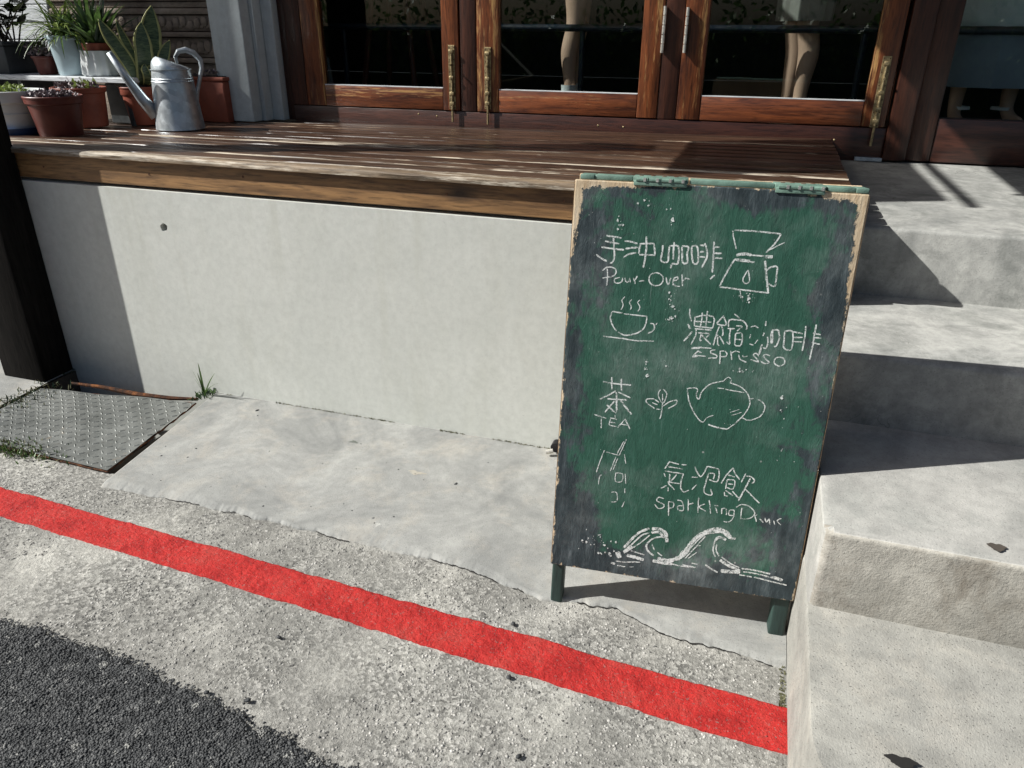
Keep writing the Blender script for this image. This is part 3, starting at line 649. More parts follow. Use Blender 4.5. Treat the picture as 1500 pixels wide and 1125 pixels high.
# hinges and bolts belong to the doors
def hinge(par, u, v0, v1):
    p0, p1 = onY(u, v0, FY-.06), onY(u-4*(v1-v0)/70, v1, FY-.06); x = (p0.x+p1.x)/2; b = B()
    n = 5; h = (p0.z-p1.z)/n
    for k in range(n): b.cyl((x, FY-.058, p1.z+k*h+.002), (x, FY-.058, p1.z+(k+1)*h-.002), .0075, n=12)
    hg = b.obj('hinge', M_STEELH, par, True)
    b = B(); b.box(x-.0025, x+.0025, FY-.058, FY-.034, p1.z+.002, p0.z-.002); b.obj('leaf', M_STEELH, hg)
hinge(d2, 974, 8, 78); hinge(d3, 1007, 10, 78)
p_ = onY(437, 5, FY-.05)
def bolt(par, u0, v0, u1, v1, vend, w=.018):
    p0, p1 = onY(u0, v0, FY-.04), onY(u1, v1, FY-.04); x = (p0.x+p1.x)/2; za, zb = p0.z, p1.z; ze = onY(u1, vend, FY-.04).z
    b = B(); b.box(x-w, x+w, FY-.0415, FY-.034, zb, za, .001); bo = b.obj('bolt_plate', M_BRASS, par)
    b = B(); b.cyl((x+.002, FY-.048, ze), (x+.002, FY-.048, za-.02), .0058, n=10)
    for z in (za-.03, (za+zb)/2, zb+.03, zb+.08): b.box(x-.011, x+.014, FY-.056, FY-.041, z-.009, z+.009, .003)
    b.cyl((x+.002, FY-.05, (za*.7+zb*.3)), (x+.002, FY-.075, (za*.7+zb*.3)), .005, n=10); b.obj('bolt_rod', M_BRASS, bo, True)
    b = B()
    for i in range(6):
        for s in (-1, 1): b.cyl((x+s*w*.7, FY-.0425, zb+.01+(za-zb-.02)*i/5), (x+s*w*.7, FY-.041, zb+.01+(za-zb-.02)*i/5), .003, n=8)
    b.obj('screws', M_RUST, bo, kind='stuff')
bolt(d1, 663, 66, 661, 160, 178); bolt(d2, 716, 69, 713, 160, 182); bolt(d3, 1297, 82, 1283, 187, 214)
# wall above the doors, then an unseen awning and board added to cast shade
fa = thing('facade_wall', (-.5, FY+.12, 2.6), 'plain rendered house wall above the doors', 'wall')
b = B(); b.box(-5.6, 3.6, FY+.11, FY+.3, TOPZ+.145, 4.4); b.box(2.501, 3.6, FY-.01, FY+.3, .8, TOPZ+.13); b.obj('render', M_RENDER, fa)
aw = thing('shade_awning', (.7, 3.2, 2.8), 'flat canvas awning added out of view to shade the entrance', 'awning')  # added overhead to shade the back right of the landing
V = []; Q = []
for i in range(13):
    for j in range(5): V.append((-1.18+3.9*i/12, 2.5+1.5*j/4, 2.80+.05*j/4-.01*math.sin(math.pi*(i % 2)))); 
    for j in range(4):
        if i < 12: Q.append((i*5+j, i*5+5+j, i*5+6+j, i*5+1+j))
mobj('canvas', V, Q, M_CLOTH, aw)
b = B(); b.cyl((-1.18, 2.5, 2.79), (2.72, 2.5, 2.79), .015); b.obj('front_bar', M_IRON, aw)
hs_ = thing('shade_board', (-1.65, 2.7, 2.2), 'plain wooden board added out of view to shade the deck end', 'shade board')  # added overhead so its shadow darkens the right end of the deck
b = B(); b.box(-1.67, -1.63, 2.22, 3.16, 2.2, 2.95, .006); b.obj('panel', M_SHADEW, hs_)
b = B(); b.cyl((-1.65, 2.1, 3.02), (-1.65, FY+.12, 3.02), .018); b.cyl((-1.65, 2.4, 2.95), (-1.65, 2.4, 3.02), .006); b.cyl((-1.65, 3.0, 2.95), (-1.65, 3.0, 3.02), .006); b.obj('bracket', M_IRON, hs_)
# pale pillar
pp0 = onZ(340.5, 170, 1.02); pr = onZ(386, 172, 1.02); p2 = onZ(418, 168, 1.02)
pil = thing('pale_pillar', (pp0.x+.1, FY-.1, 1.0), 'pale blue-grey painted pillar with stepped corner left of the doors', 'pillar')
b = B(); b.box(-2.985, -2.775, FY-.21, FY+.11, 1.0185, 3.5, .008); b.obj('shaft', M_PILLAR, pil, True)
b = B(); b.box(-2.774, -2.745, FY-.135, FY+.11, 1.019, 3.5, .006); b.obj('corner_strip', M_PILLAR, pil, True)
b = B(); b.box(-2.744, -2.672, FY-.07, FY+.11, 1.019, 3.5, .006); b.obj('corner_strip', M_PILLAR, pil, True)
b = B(); b.box(-2.671, e['d1a']-.101, FY-.02, FY+.11, 1.0195, 3.5, .004); b.obj('filler_board', M_FRAMZ, pil, True)
# carved wall behind the pots
cw = thing('carved_stone_wall', (-3.6, FY, 1.0), 'dark carved stone wall with horizontal mouldings behind the snake plant', 'wall')
z = .95; k = 0
hts = [.22, .05, .09, .03, .11, .03, .09, .035, .035, .06, .12, .04, .10, .2, .3, .5, .8]
for h in hts:
    o_ = [0, .022, .004, .03, .008, .036, .012, .03, .018, .034, .0, .03, .01, 0, .02, 0, .02][k]
    b = B(); b.box(-4.32, -2.99, FY+.03-o_, FY+.2, z+.0015, z+h-.0015, min(.010, h*.2)); c_ = b.obj('moulding', M_CARVE, cw, True)
    if k in (4, 6, 10, 12):
        b = B(); nx = 26 if k != 10 else 16
        for i in range(nx):
            x = -4.3+1.28*(i+.5)/nx
            b.sph((x, FY+.028-o_, z+h*.5+.012*math.sin(i*2.1)), h*.3, 1.0, .55, 1.1, 8); b.sph((x+.022, FY+.03-o_, z+h*.3), h*.17, 1.2, .6, .8, 6)
        b.obj('relief', M_CARVE, c_, True)
    z += h; k += 1
cb = thing('clapboard_wall', (-4.9, FY, 1.0), 'white horizontal clapboards at the left edge behind the plants', 'wall')
for i in range(24):
    b = B(); z0 = .93+i*.1; b.box(-5.8, -4.325, FY+.0+.004*(i % 2), FY+.05, z0, z0+.094, .003); b.obj('board', M_CLAP, cb)
sp = thing('shade_block', (-5.5, 3.0, 0), 'tall rendered block added out of view to shade the pale pillar', 'building')  # unseen block added to shade the pale pillar and left door
b = B(); b.box(-5.65, -5.4, 2.75, 3.26, 0, 5.6, .01); b.obj('shaft', M_RENDER, sp)

# ------------------------------------------------------------------ interior
room = thing('cafe_room', (-.6, 6, 1.1), 'dim room behind the glazed doors', 'room')
FZ = 1.075
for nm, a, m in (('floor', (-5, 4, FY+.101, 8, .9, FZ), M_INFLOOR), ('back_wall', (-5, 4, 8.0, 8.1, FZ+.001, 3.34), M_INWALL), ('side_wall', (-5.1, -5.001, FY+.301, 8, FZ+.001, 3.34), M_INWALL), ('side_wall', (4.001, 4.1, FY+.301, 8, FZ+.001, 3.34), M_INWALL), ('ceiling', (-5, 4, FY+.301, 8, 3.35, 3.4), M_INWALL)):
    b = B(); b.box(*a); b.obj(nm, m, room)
rail = thing('indoor_guard_rail', (-1.1, 4.28, FZ), 'dark navy guard rail inside the doors', 'railing')
RYY = 4.28; zr = onY(850, 41, RYY).z
b = B(); b.cyl((-3.0, RYY, zr), (2.3, RYY, zr), .018, n=14); b.obj('top_rail', M_RAIL, rail, True)
for u in (506, 852, 1262): x = onY(u, 80, RYY).x; b = B(); b.cyl((x, RYY, FZ), (x, RYY, zr-.016), .015, n=12); b.obj('upright', M_RAIL, rail, True)
stl = thing('wooden_stool', (-2.2, 5.2, FZ), 'reddish wooden stool inside behind the left door', 'stool')
sc0 = onY(585, 60, 5.2).x
for sx in (-1, 1):
    for sy in (-1, 1): b = B(); b.cyl((sc0+sx*.2, 5.2+sy*.2, FZ), (sc0+sx*.12, 5.2+sy*.12, FZ+.68), .02, n=10); b.obj('leg', M_REDW, stl, True)
b = B(); b.lathe([(.0, 0), (.17, 0), (.18, .01), (.18, .03), (.17, .04), (0, .042)], (sc0, 5.2, FZ+.67), 24); b.obj('seat', M_REDW, stl, True)
def person(loc, ang, label, clothes, H=1.65, stance=.10, barefoot=False):
    t = thing('person', loc, label, 'person', rotz=ang); s = H/1.70
    V = []; E_ = []; R_ = []
    def v(p, r): V.append((p[0]*s, p[1]*s, p[2]*s)); R_.append(r*s); return len(V)-1
    def chain(i, pts):
        for p, r in pts:
            j = v(p, r); E_.append((i, j)); i = j
        return i
    pel = v((0, 0, .95), .135)
    ch = chain(pel, [((0, .01, 1.08), .125), ((0, .0, 1.25), .135), ((0, 0, 1.38), .12)])
    chain(ch, [((0, 0, 1.47), .055), ((0, -.015, 1.55), .085), ((0, -.02, 1.63), .088), ((0, -.01, 1.68), .05)])
    for sg in (-1, 1):
        chain(pel, [((sg*.09, 0, .86), .092), ((sg*stance, -.01, .68), .078), ((sg*stance, -.012, .48), .055), ((sg*(stance+.005), .022, .33), .056), ((sg*stance, .012, .2), .042), ((sg*stance, .01, .085), .034), ((sg*(stance+.01), -.04, .045), .033), ((sg*(stance+.02), -.14, .028), .03)])
        w = chain(ch, [((sg*.16, 0, 1.39), .055), ((sg*.21, .02, 1.12), .042), ((sg*.22, -.05, .90), .028), ((sg*.22, -.065, .845), .026)])
        for k in range(4): chain(w, [((sg*.222, -.09+.018*k, .81-.004*abs(k-1.5)), .009), ((sg*.218, -.092+.017*k, .775), .0085), ((sg*.205, -.092+.016*k, .745+.004*abs(k-1.5)), .007)])
        chain(w, [((sg*.205, -.10, .825), .010), ((sg*.195, -.115, .79), .009)])
    me = bpy.data.meshes.new('body'); me.from_pydata(V, E_, []); me.materials.append(M_SKIN)
    o = bpy.data.objects.new('body', me); link(o); o.parent = t
    md = o.modifiers.new('skin', 'SKIN'); md.use_smooth_shade = True
    for i, r in enumerate(R_): me.skin_vertices[0].data[i].radius = (r, r)
    me.skin_vertices[0].data[0].use_root = True
    o.modifiers.new('sub', 'SUBSURF').levels = 2; o.modifiers['sub'].render_levels = 2
    for sg in (-1, 1): b = B(); b.sph((sg*.03*s, -.10*s, 1.60*s), .011*s); b.obj('eye', M_HAIR, o, True, local=True)
    b = B(); b.sph((0, .015*s, 1.64*s), .105*s, 1, 1.05, 1.0, 16); b.obj('hair', M_HAIR, o, True, local=True)
    clothes(t, s, o); return t
def tube_cloth(t, name, rings, mat, s, n=26):
    b = B(); R = []
    for (cx_, cy_, z, rx, ry, wv) in rings: R.append([b.bm.verts.new(((cx_+(rx+wv*math.sin(k*2.4))*math.cos(2*math.pi*k/n))*s, (cy_+(ry+wv*math.sin(k*2.4))*math.sin(2*math.pi*k/n))*s, z*s)) for k in range(n)])
    for i in range(len(R)-1):
        for k in range(n): b.bm.faces.new((R[i][k], R[i][(k+1) % n], R[i+1][(k+1) % n], R[i+1][k]))
    b.obj(name, mat, t, True, local=True)
def shirt(t, s, m): tube_cloth(t, 'shirt', [(0, 0, .86, .185, .15, .004), (0, 0, 1.05, .165, .14, .003), (0, 0, 1.25, .18, .15, .002), (0, 0, 1.38, .17, .13, 0), (0, 0, 1.45, .08, .075, 0)], m, s)
def cl_shorts(t, s, o):
    for sg in (-1, 1): tube_cloth(t, 'shorts', [(sg*.10, 0, .47, .098, .10, .006), (sg*.10, 0, .60, .10, .105, .004), (sg*.09, 0, .80, .105, .12, .003), (sg*.07, 0, .97, .10, .125, 0)], M_SHORT, s)
    shirt(t, s, M_SHIRT)
def cl_brief(t, s, o):
    for sg in (-1, 1): tube_cloth(t, 'shorts', [(sg*.10, 0, .70, .105, .108, .006), (sg*.09, 0, .84, .108, .12, .003), (sg*.07, 0, .97, .10, .125, 0)], M_SHIRT, s)
    shirt(t, s, M_SHORT)
    for sg in (-1, 1): tube_cloth(t, 'sock', [(sg*.10, .010, .10, .044, .046, 0), (sg*.10, .011, .155, .047, .049, .001)], M_SOCK, s)
def cl_skirt(t, s, o):
    tube_cloth(t, 'skirt', [(0, 0, .205, .33, .26, .010), (0, 0, .45, .285, .22, .008), (0, 0, .7, .235, .185, .005), (0, 0, 1.02, .15, .125, 0)], M_SKIRT, s, 34)
    tube_cloth(t, 'blouse', [(0, 0, .47, .30, .235, .008), (0, 0, .8, .24, .19, .004), (0, 0, 1.1, .175, .145, .002), (0, 0, 1.38, .18, .13, 0), (0, 0, 1.45, .08, .075, 0)], M_BLOUSE, s, 34)
    for sg in (-1, 1):
        b = B(); b.box((sg*.115-.045)*s, (sg*.115+.045)*s, -.18*s, .05*s, .0005*s, .012*s, .005); b.obj('sandal', M_SHOE, t, True, local=True)
        tube_cloth(t, 'strap', [(sg*.10, .005, .085, .044, .050, 0), (sg*.10, .005, .10, .043, .049, 0)], M_SOCK, s)
def ground_person(u, v, y, **k): p = onY(u, v, y); return person((p.x, y, FZ+.001), **k)
ground_person(843, 60, 4.50, ang=1.65, label='bare leg with white sock behind the middle glazed door', clothes=cl_brief, H=1.62, stance=.0875)
ground_person(1172, 60, 4.48, ang=-1.25, label='bare calf below grey shorts behind the right glazed door', clothes=cl_shorts, H=1.72, stance=.09)
ground_person(1462, 60, 4.50, ang=.2, label='person in pale top over slate skirt and strapped sandals behind far right window', clothes=cl_skirt, H=1.60, stance=.13)

# ------------------------------------------------------------------ pots and plants
def pot_frame(u, vb, z0, wpx, vrim):
    """front-bottom pixel, base height, rim width in px, rim-centre pixel row -> centre, rim radius, height"""
    f = onZ(u, vb, z0); d = Vector((f.x, f.y, 0)).normalized()
    depth = (f-CAM).dot(FW); r = wpx/F_PX*depth/2; c = f+d*r*.8; c.z = z0
    d2 = ray(u, vrim); k = (Vector((c.x, c.y, 0)).length)/Vector((d2.x, d2.y, 0)).length
    return c, r, CAM.z+d2.z*k-z0
def pot(t, c, r, h, mat, taper=.72, rim=.18, lip=.012, z=None, name='pot'):
    b = B(); rb_ = r*taper; pr = [(rb_*.96, 0), (rb_, .006)]
    pr += [(rb_+(r*.93-rb_)*(1-rim), h*(1-rim)), (r*.93, h*(1-rim)), (r*.965, h*(1-rim)+.005), (r*.985, h-lip), (r, h-lip+.002), (r*1.01, h-.003), (r*.99, h), (r*.93, h-.002), (r*.9, h*.9), (r*.82, h*.86)]
    b.lathe(pr, tuple(c), 40); p = b.obj(name, mat, t, True)
    b = B(); V_ = []
    b.lathe([(0.0, h*.885), (r*.3, h*.89), (r*.6, h*.88), (r*.88, h*.875)], tuple(c), 24, .02); b.obj('soil', M_SOIL, t, True)
    return p
def blade(b, base, dirv, L, w, droop, n=6, curl=.25, tw=0):
    d = Vector(dirv).normalized(); p = Vector(base); side = d.cross(Vector((0, 0, 1)));
    side = side.normalized() if side.length > 1e-3 else Vector((1, 0, 0)); prev = None
    if tw: side = Matrix.Rotation(tw, 3, d) @ side
    for i in range(n+1):
        t = i/n; ww = w*(math.sin(math.pi*min(1, t*.86+.14))**.7)*(1 if t < .97 else .15); nrm = side.cross(d).normalized()
        row = [b.bm.verts.new(p-side*ww), b.bm.verts.new(p-nrm*ww*curl), b.bm.verts.new(p+side*ww)]
        if prev: b.bm.faces.new((prev[0], prev[1], row[1], row[0])); b.bm.faces.new((prev[1], prev[2], row[2], row[1]))
        prev = row; p = p+d*(L/n); d = (d+Vector((0, 0, -droop/n))).normalized()
def rdir(el0, el1):
    a = random.uniform(0, 2*math.pi); e_ = math.radians(random.uniform(el0, el1)); return Vector((math.cos(a)*math.cos(e_), math.sin(a)*math.cos(e_), math.sin(e_)))
def succulent(t, c, r, z, n, sz, mat, name='foliage'):
    b = B()
    for i in range(n):
        a = random.uniform(0, 6.28); q = r*math.sqrt(random.random()); p = Vector((c.x+q*math.cos(a), c.y+q*math.sin(a), z+random.uniform(0, sz*1.5)))
        for k in range(5): blade(b, p, rdir(15, 70), sz*random.uniform(.7, 1.3), sz*.3, .2, 2)
    b.obj(name, mat, t, True)
def potted(label, **k):
    return thing('potted_plant', k['c'], label, 'potted plant', 'potted plants on the deck')
zl = 1.027
# white pot with blue saucer
c, r, h = pot_frame(28, 194, zl+.02, 92, 131)
t = potted('white ribbed pot on a blue saucer with pale green seedlings, far left', c=c)
p = pot(t, c, r, h, M_WHITEPOT, .72, .3)
b = B(); b.lathe([(r*.70, h*.42), (r*.845, h*.43), (r*.845, h*.45), (r*.7, h*.46)], tuple(c), 36); b.obj('band', M_WHITEPOT, p, True)
b = B(); b.lathe([(r*.7, -.019), (r*.86, -.015), (r*.92, .018), (r*.89, .018), (r*.82, -.008), (.0, -.009)], tuple(c), 32); b.obj('saucer', M_BLUESAU, t, True)
succulent(t, c, r*.7, c.z+h*.89, 60, .022, M_LEAFL)
# dark red pot in front
c, r, h = pot_frame(92, 203, zl, 79, 139)
t = potted('dark red plastic pot of mauve succulents at the deck edge', c=c); pot(t, c, r, h, M_TERRA, .74, .2); succulent(t, c, r*.85, c.z+h*.9, 150, .02, M_SUCC)
# red pot behind it
c, r, h = pot_frame(128, 188, zl, 74, 127)
t = potted('rust red pot with mauve succulents behind the dark red pot', c=c); pot(t, c, r, h, M_TERRA2, .82, .15); succulent(t, c, r*.85, c.z+h*.9, 90, .022, M_SUCC)
b = B()
for k in range(14): blade(b, c+Vector((random.uniform(-.05, .08), random.uniform(-.03, .05), h*.9)), rdir(40, 80), .07, .012, .3, 3)
b.obj('sprouts', M_LEAFL, t, True)
# low shelf that lifts the back row
SYf = 3.36; zs_ = onY(120, 113, SYf).z
sh = thing('low_shelf', (-3.55, SYf+.15, zl), 'low white-topped shelf holding the back row of pots', 'shelf')
x0 = onY(-40, 113, SYf).x; x1 = onY(182, 113, SYf).x
b = B(); b.box(x0, x1, SYf, SYf+.36, zs_-.025, zs_, .003); b.obj('shelf_board', M_CLAP, sh)
for xa in (x1-.035, x0+.3, x0+.01): b = B(); b.box(xa, xa+.025, SYf+.02, SYf+.34, zdeck(xa, SYf)-.001, zs_-.0255); b.obj('side_panel', M_DKPOT, sh)
# black tub leaning beside shelf
bx = thing('black_crate', onY(172, 182, 3.42), 'black plastic crate with grey flap beside the snake plant', 'crate')
p = onY(150, 180, 3.40); q = onY(190, 118, 3.40)
b = B(); b.box(p.x+.03, q.x, 3.44, 3.64, zl-.004, q.z-.02, .006); b.obj('tub', M_DKPOT, bx)
b = B(); b.quad((q.x-.16, 3.435, q.z-.01), (q.x+.02, 3.43, q.z-.015), (q.x+.03, 3.41, q.z-.13), (q.x-.06, 3.40, q.z-.06)); f_ = b.obj('flap', M_RENDER, bx); f_.modifiers.new('th', 'SOLIDIFY').thickness = .004
# pale blue pot
c, r, h = pot_frame(96, 112, zs_+.001, 60, 52)
c.y = max(c.y, SYf+.13)
t = potted('tapered pale blue pot of arching grassy leaves on the shelf', c=c); pot(t, c, r, h, M_BLUEPOT, .72, .10, .02)
b = B(); b2 = B()
for k in range(260): blade(b if k % 2 else b2, c+Vector((random.uniform(-.05, .05), random.uniform(-.05, .05), h*.88)), rdir(25, 80), random.uniform(.14, .32), random.uniform(.004, .008), random.uniform(1.4, 2.8), 8)
b.obj('foliage', M_LEAF, t, True); b2.obj('foliage', M_LEAFL, t, True)
b = B()
for k in range(16): blade(b, c+Vector((.05+random.uniform(-.03, .04), -.05, h*.93)), rdir(10, 60), .05, .017, .3, 3)
b.obj('side_shoot', M_LEAFL, t, True)
b = B(); b.tube([c+Vector((-.01, 0, h*.85)), c+Vector((-.015, 0, h+.03)), c+Vector((-.01, .01, h+.09))], [.018, .014, .008], 8); b.obj('stem', M_TERRA2, t, True)
# small red pot at its left
c, r, h = pot_frame(64, 110, zs_+.001, 36, 82); c.y = max(c.y, SYf+.12)
t = potted('small red pot with twiggy mauve plant left of the pale blue pot', c=c); pot(t, c, r, h, M_TERRA, .7, .15); succulent(t, c, r*1.1, c.z+h*.92, 40, .03, M_SUCC)
b = B()
for k in range(10):
    d = rdir(45, 80); pts = [c+Vector((0, 0, h*.85))+d*q_ for q_ in (0, .06, .13)]; b.tube(pts, [.003, .0025, .0015], 5)
b.obj('stems', M_STEM, t, True)
# fluted white pot holding a red pot
c, r, h = pot_frame(151, 112, zs_+.001, 46, 74); c.y = max(c.y, SYf+.12)
t = potted('fluted white cachepot with a red inner pot and dark leaves', c=c)
b = B(); N = 48; R = []
for rr, zz in ((.98, 0), (1.12, .01), (1.06, h*.5), (.98, h*.93), (1.0, h), (.9, h), (.86, h*.7)): R.append([b.bm.verts.new((c.x+r*rr*(1+(.06 if k % 4 < 2 else -.06))*math.cos(2*math.pi*k/N), c.y+r*rr*(1+(.06 if k % 4 < 2 else -.06))*math.sin(2*math.pi*k/N), c.z+zz)) for k in range(N)])
for i in range(len(R)-1):
    for k in range(N): b.bm.faces.new((R[i][k], R[i][(k+1) % N], R[i+1][(k+1) % N], R[i+1][k]))
b.obj('cachepot', M_WHITEPOT, t, True, split=60)
c2 = c+Vector((0, 0, h*.35)); pot(t, c2, r*.86, h*.95, M_TERRA2, .85, .3)
b = B(); b2 = B()
for k in range(130): blade(b if k % 2 else b2, c2+Vector((random.uniform(-.04, .04), random.uniform(-.04, .04), h*.8)), rdir(35, 88), random.uniform(.14, .34), random.uniform(.008, .014), random.uniform(.4, 1.2), 6)
b.obj('foliage', M_LEAFD, t, True); b2.obj('foliage', M_LEAF, t, True)
# dark trough with a bush
c = onY(12, 116, SYf+.17); t = potted('dark grey trough with a leafy many-stemmed bush, upper left', c=Vector((c.x, SYf+.17, zs_)))
hx = .17; b = B(); b.box(c.x-hx-.06, c.x+hx, SYf+.05, SYf+.29, zs_+.001, zs_+.145, .01); b.box(c.x-hx-.07, c.x+hx+.01, SYf+.04, SYf+.30, zs_+.145, zs_+.165, .006); b.obj('trough', M_DKPOT, t, True)
bs = B(); bl = B(); bd = B()
for k in range(34):
    a = Vector((c.x+random.uniform(-.18, .15), SYf+.17+random.uniform(-.07, .07), zs_+.16)); d = rdir(55, 84); L = random.uniform(.25, .5)
    pts = [a+d*L*q_+Vector((0, 0, -.05*q_*q_)) for q_ in (0, .3, .6, 1)]; bs.tube(pts, [.005, .0045, .0035, .002], 5)
    for m in range(13):
        q_ = random.uniform(.25, 1); blade(bl if random.random() < .5 else bd, a+d*L*q_, rdir(-15, 50), random.uniform(.05, .085), random.uniform(.02, .032), .5, 4, .2)
bs.obj('stems', M_STEM, t, True); bl.obj('foliage', M_LEAF, t, True); bd.obj('foliage', M_LEAFD, t, True)
# snake plant
c, r, h = pot_frame(213, 184, zl-.004, 52, 126)
t = potted('snake plant with yellow-edged sword leaves in a terracotta pot', c=c); pot(t, c, r, h, M_TERRA2, .72, .22)
VX = (Vector((c.x, c.y, 0)).normalized()).cross(Vector((0, 0, 1)))  # image-right
VD = Vector((c.x, c.y, 0)).normalized()
def sword(base, tip, w, bow):
    b = B(); n = 12; base, tip = Vector(base), Vector(tip); ax = tip-base; nr = (-VD+Vector((0, 0, .1))).normalized()
    sd = ax.cross(nr).normalized(); prev = None; mids = []
    for i in range(n+1):
        q_ = i/n; ww = w*(.55+.45*math.sin(math.pi*min(1, q_*1.05+.05))) if q_ < .6 else w*max(.02, math.cos((q_-.6)/.4*math.pi/2))**.75
        p = base+ax*q_+VD*bow*math.sin(math.pi*q_)+sd*.008*math.sin(q_*5)
        row = [b.bm.verts.new(p+sd*ww*k+VD*(.22*ww*(k*k)*-1)) for k in (-1, -.76, 0, .76, 1)]
        if prev:
            for k in range(4): f = b.bm.faces.new((prev[k], prev[k+1], row[k+1], row[k])); f.material_index = 1 if k in (0, 3) else 0
        prev = row
    o = b.obj('leaf', [M_SNAKE, M_SNAKEY], t, True); o.modifiers.new('th', 'SOLIDIFY').thickness = .004
def P_(u, v, off=0):
    d = ray(u, v); k = (Vector((c.x, c.y, 0)).length+off)/Vector((d.x, d.y, 0)).length; return CAM+d*k
for (u0, v0, u1, v1, w, bow, off) in ((203, 122, 146, 26, .035, -.01, .0), (208, 122, 172, 28, .022, .02, .05), (216, 124, 224, 9, .055, .02, .07), (210, 124, 209, 33, .045, -.02, -.01), (219, 124, 251, 60, .032, 0, .06), (214, 125, 214, 94, .022, -.02, -.05), (219, 125, 221, 96, .016, .0, -.05)):
    sword(P_(u0, v0, off*.3), P_(u1, v1, off), w, bow)
# rectangular red planter
p0, p1 = onZ(283, 174, zl-.01), onZ(334, 174, zl-.01); zt = onY(310, 113, p0.y).z
c = (p0+p1)/2; t = potted('rectangular red planter in the shade behind the watering can', c=Vector((c.x, c.y, zl-.01)))
yb = FY-.26; xa, xb = onY(272, 150, yb).x, onY(331, 150, yb).x; zt = onY(310, 113, yb).z; zbm = zdeck((xa+xb)/2, yb)
b = B(); b.box(xa, xb, yb, yb+.15, zbm+.001, zt-.02, .008); b.box(xa-.006, xb+.006, yb-.006, yb+.156, zt-.02, zt, .004); b.obj('planter', M_TERRA2, t, True)
b = B(); b.box(xa+.01, xb-.01, yb+.01, yb+.14, zt-.005, zt+.004); b.obj('soil', M_SOIL, t)
succulent(t, Vector(((xa+xb)/2, yb+.08, 0)), .09, zt, 40, .018, M_SUCC)
# watering can
c, r, h = pot_frame(266, 192, zl, 69, 101)
ang = math.atan2(-c.x, c.y)  # local +x = image right
wc = thing('watering_can', c, 'galvanised metal watering can with long spout on the deck', 'watering can', rotz=math.atan2(VX.y, VX.x))
rt_ = r*.76; b = B()
b.lathe([(r*.96, 0), (r, .004), (r*.985, .012), (r*.83+.0, h*.80), (r*.85, h*.805), (r*.82, h*.82), (r*.815, h*.84), (r*.83, h*.845), (r*.80, h*.86), (rt_, h*.985), (rt_+.006, h*.99), (rt_+.006, h), (rt_-.004, h), (rt_-.006, h*.9), (r*.7, h*.3), (0, h*.25)], (0, 0, 0), 48)
b.obj('body', M_ZINC, wc, True, local=True)
b = B(); N = 40; hh = h*.19; R = []
for j, (q_, zz) in enumerate(((1.0, 0), (.985, .30), (.93, .62), (.82, .88), (.70, 1.0), (.66, .98))):
    R.append([b.bm.verts.new((rt_*(q_*math.cos(2*math.pi*k/N)+(1-q_)*.15), rt_*q_*math.sin(2*math.pi*k/N), h+.001+hh*zz*(.5-.5*math.cos(2*math.pi*k/N+0))**.8*.95+.006*zz)) for k in range(N)])
for j in range(5):
    for k in range(N): b.bm.faces.new((R[j][k], R[j][(k+1) % N], R[j+1][(k+1) % N], R[j+1][k]))
o = b.obj('hood', M_ZINC, wc, True, local=True)
b = B(); b.lathe([(0, h*.93), (rt_*.9, h*.93)], (0, 0, 0), 24); b.obj('inside', M_IRON, wc, True, local=True)  # dark disc stands in for the shade inside the can
u_ = r/34.5  # metres per pixel at the can
def L2(px, py, y=0): return Vector(((px-266)*u_, y, (192-py)*u_*.99))
b = B(); b.tube([L2(236, 172), L2(222, 150), L2(206, 119), L2(190, 86)], [.033, .028, .020, .0135], 16, False); o = b.obj('spout', M_ZINC, wc, True, local=True); o.modifiers.new('th', 'SOLIDIFY').thickness = .002
hp = [L2(276, 101), L2(275, 92), L2(280, 85), L2(290, 83), L2(300, 87), L2(308, 97), L2(308, 108), L2(303, 122), L2(297, 140), L2(293, 160), L2(294, 175), L2(297, 182)]
b = B(); b.tube([p+Vector((0, -.012*(1 if 1 < i < 9 else 0), 0)) for i, p in enumerate(hp)], [.007, .009, .0125, .0145, .0145, .013, .011, .0095, .009, .009, .009, .006], 10); b.obj('handle', M_ZINC, wc, True, local=True)

# ------------------------------------------------------------------ weeds
def weeds(u, v, label, n, spread, L, mats, z=.005):
    c = onZ(u, v, z); t = thing('weed_clump', c, label, 'weeds'); b = B(); b2 = B()
    for k in range(n):
        p = c+Vector((random.gauss(0, spread[0]), random.gauss(0, spread[1]), 0)); blade(b if k % 2 else b2, p, rdir(15, 80), random.uniform(.4, 1)*L, L*.09, .5, 3)
    b.obj('foliage', mats[0], t, True); b2.obj('foliage', mats[1], t, True); return t, c
weeds(30, 590, 'dry weeds growing along the plate edge below the dark post', 420, (.05, .085), .03, (M_DRYG, M_LEAFD))
weeds(28, 660, 'small green weeds at the front edge of the steel plate', 460, (.10, .026), .032, (M_LEAF, M_DRYG))
weeds(97, 545, 'tiny moss tuft where post, wall and plate meet', 60, (.02, .02), .02, (M_DRYG, M_LEAFD))
t, c = weeds(300, 579, 'grass tuft with long blades at the wall foot beside the plate', 120, (.02, .03), .035, (M_LEAFD, M_LEAF), .01)
b = B()
for (u, v, dr) in ((283, 545, .4), (290, 549, .2), (291, 536, .2), (313, 548, .5), (318, 560, .9), (286, 556, .6)):
    tip = onY(u, v, c.y-.02); d = tip-c; blade(b, c, d+Vector((0, 0, d.length*dr*.4)), d.length*1.12, .0042, dr, 7)
b.obj('long_blades', M_LEAF, t, True)
# moss in the joint beside the steps
mo = thing('joint_moss', (.235, 1.5, 0), 'dark moss in the joint between pavement and steps', 'moss'); b = B()
for k in range(170):
    y = random.choice((random.uniform(1.36, 1.62), random.gauss(1.46, .02))); blade(b, (.237+random.uniform(-.010, .004), y, .001), rdir(5, 50), .006, .0025, .3, 2)
b.obj('foliage', M_DRYG, mo, True)

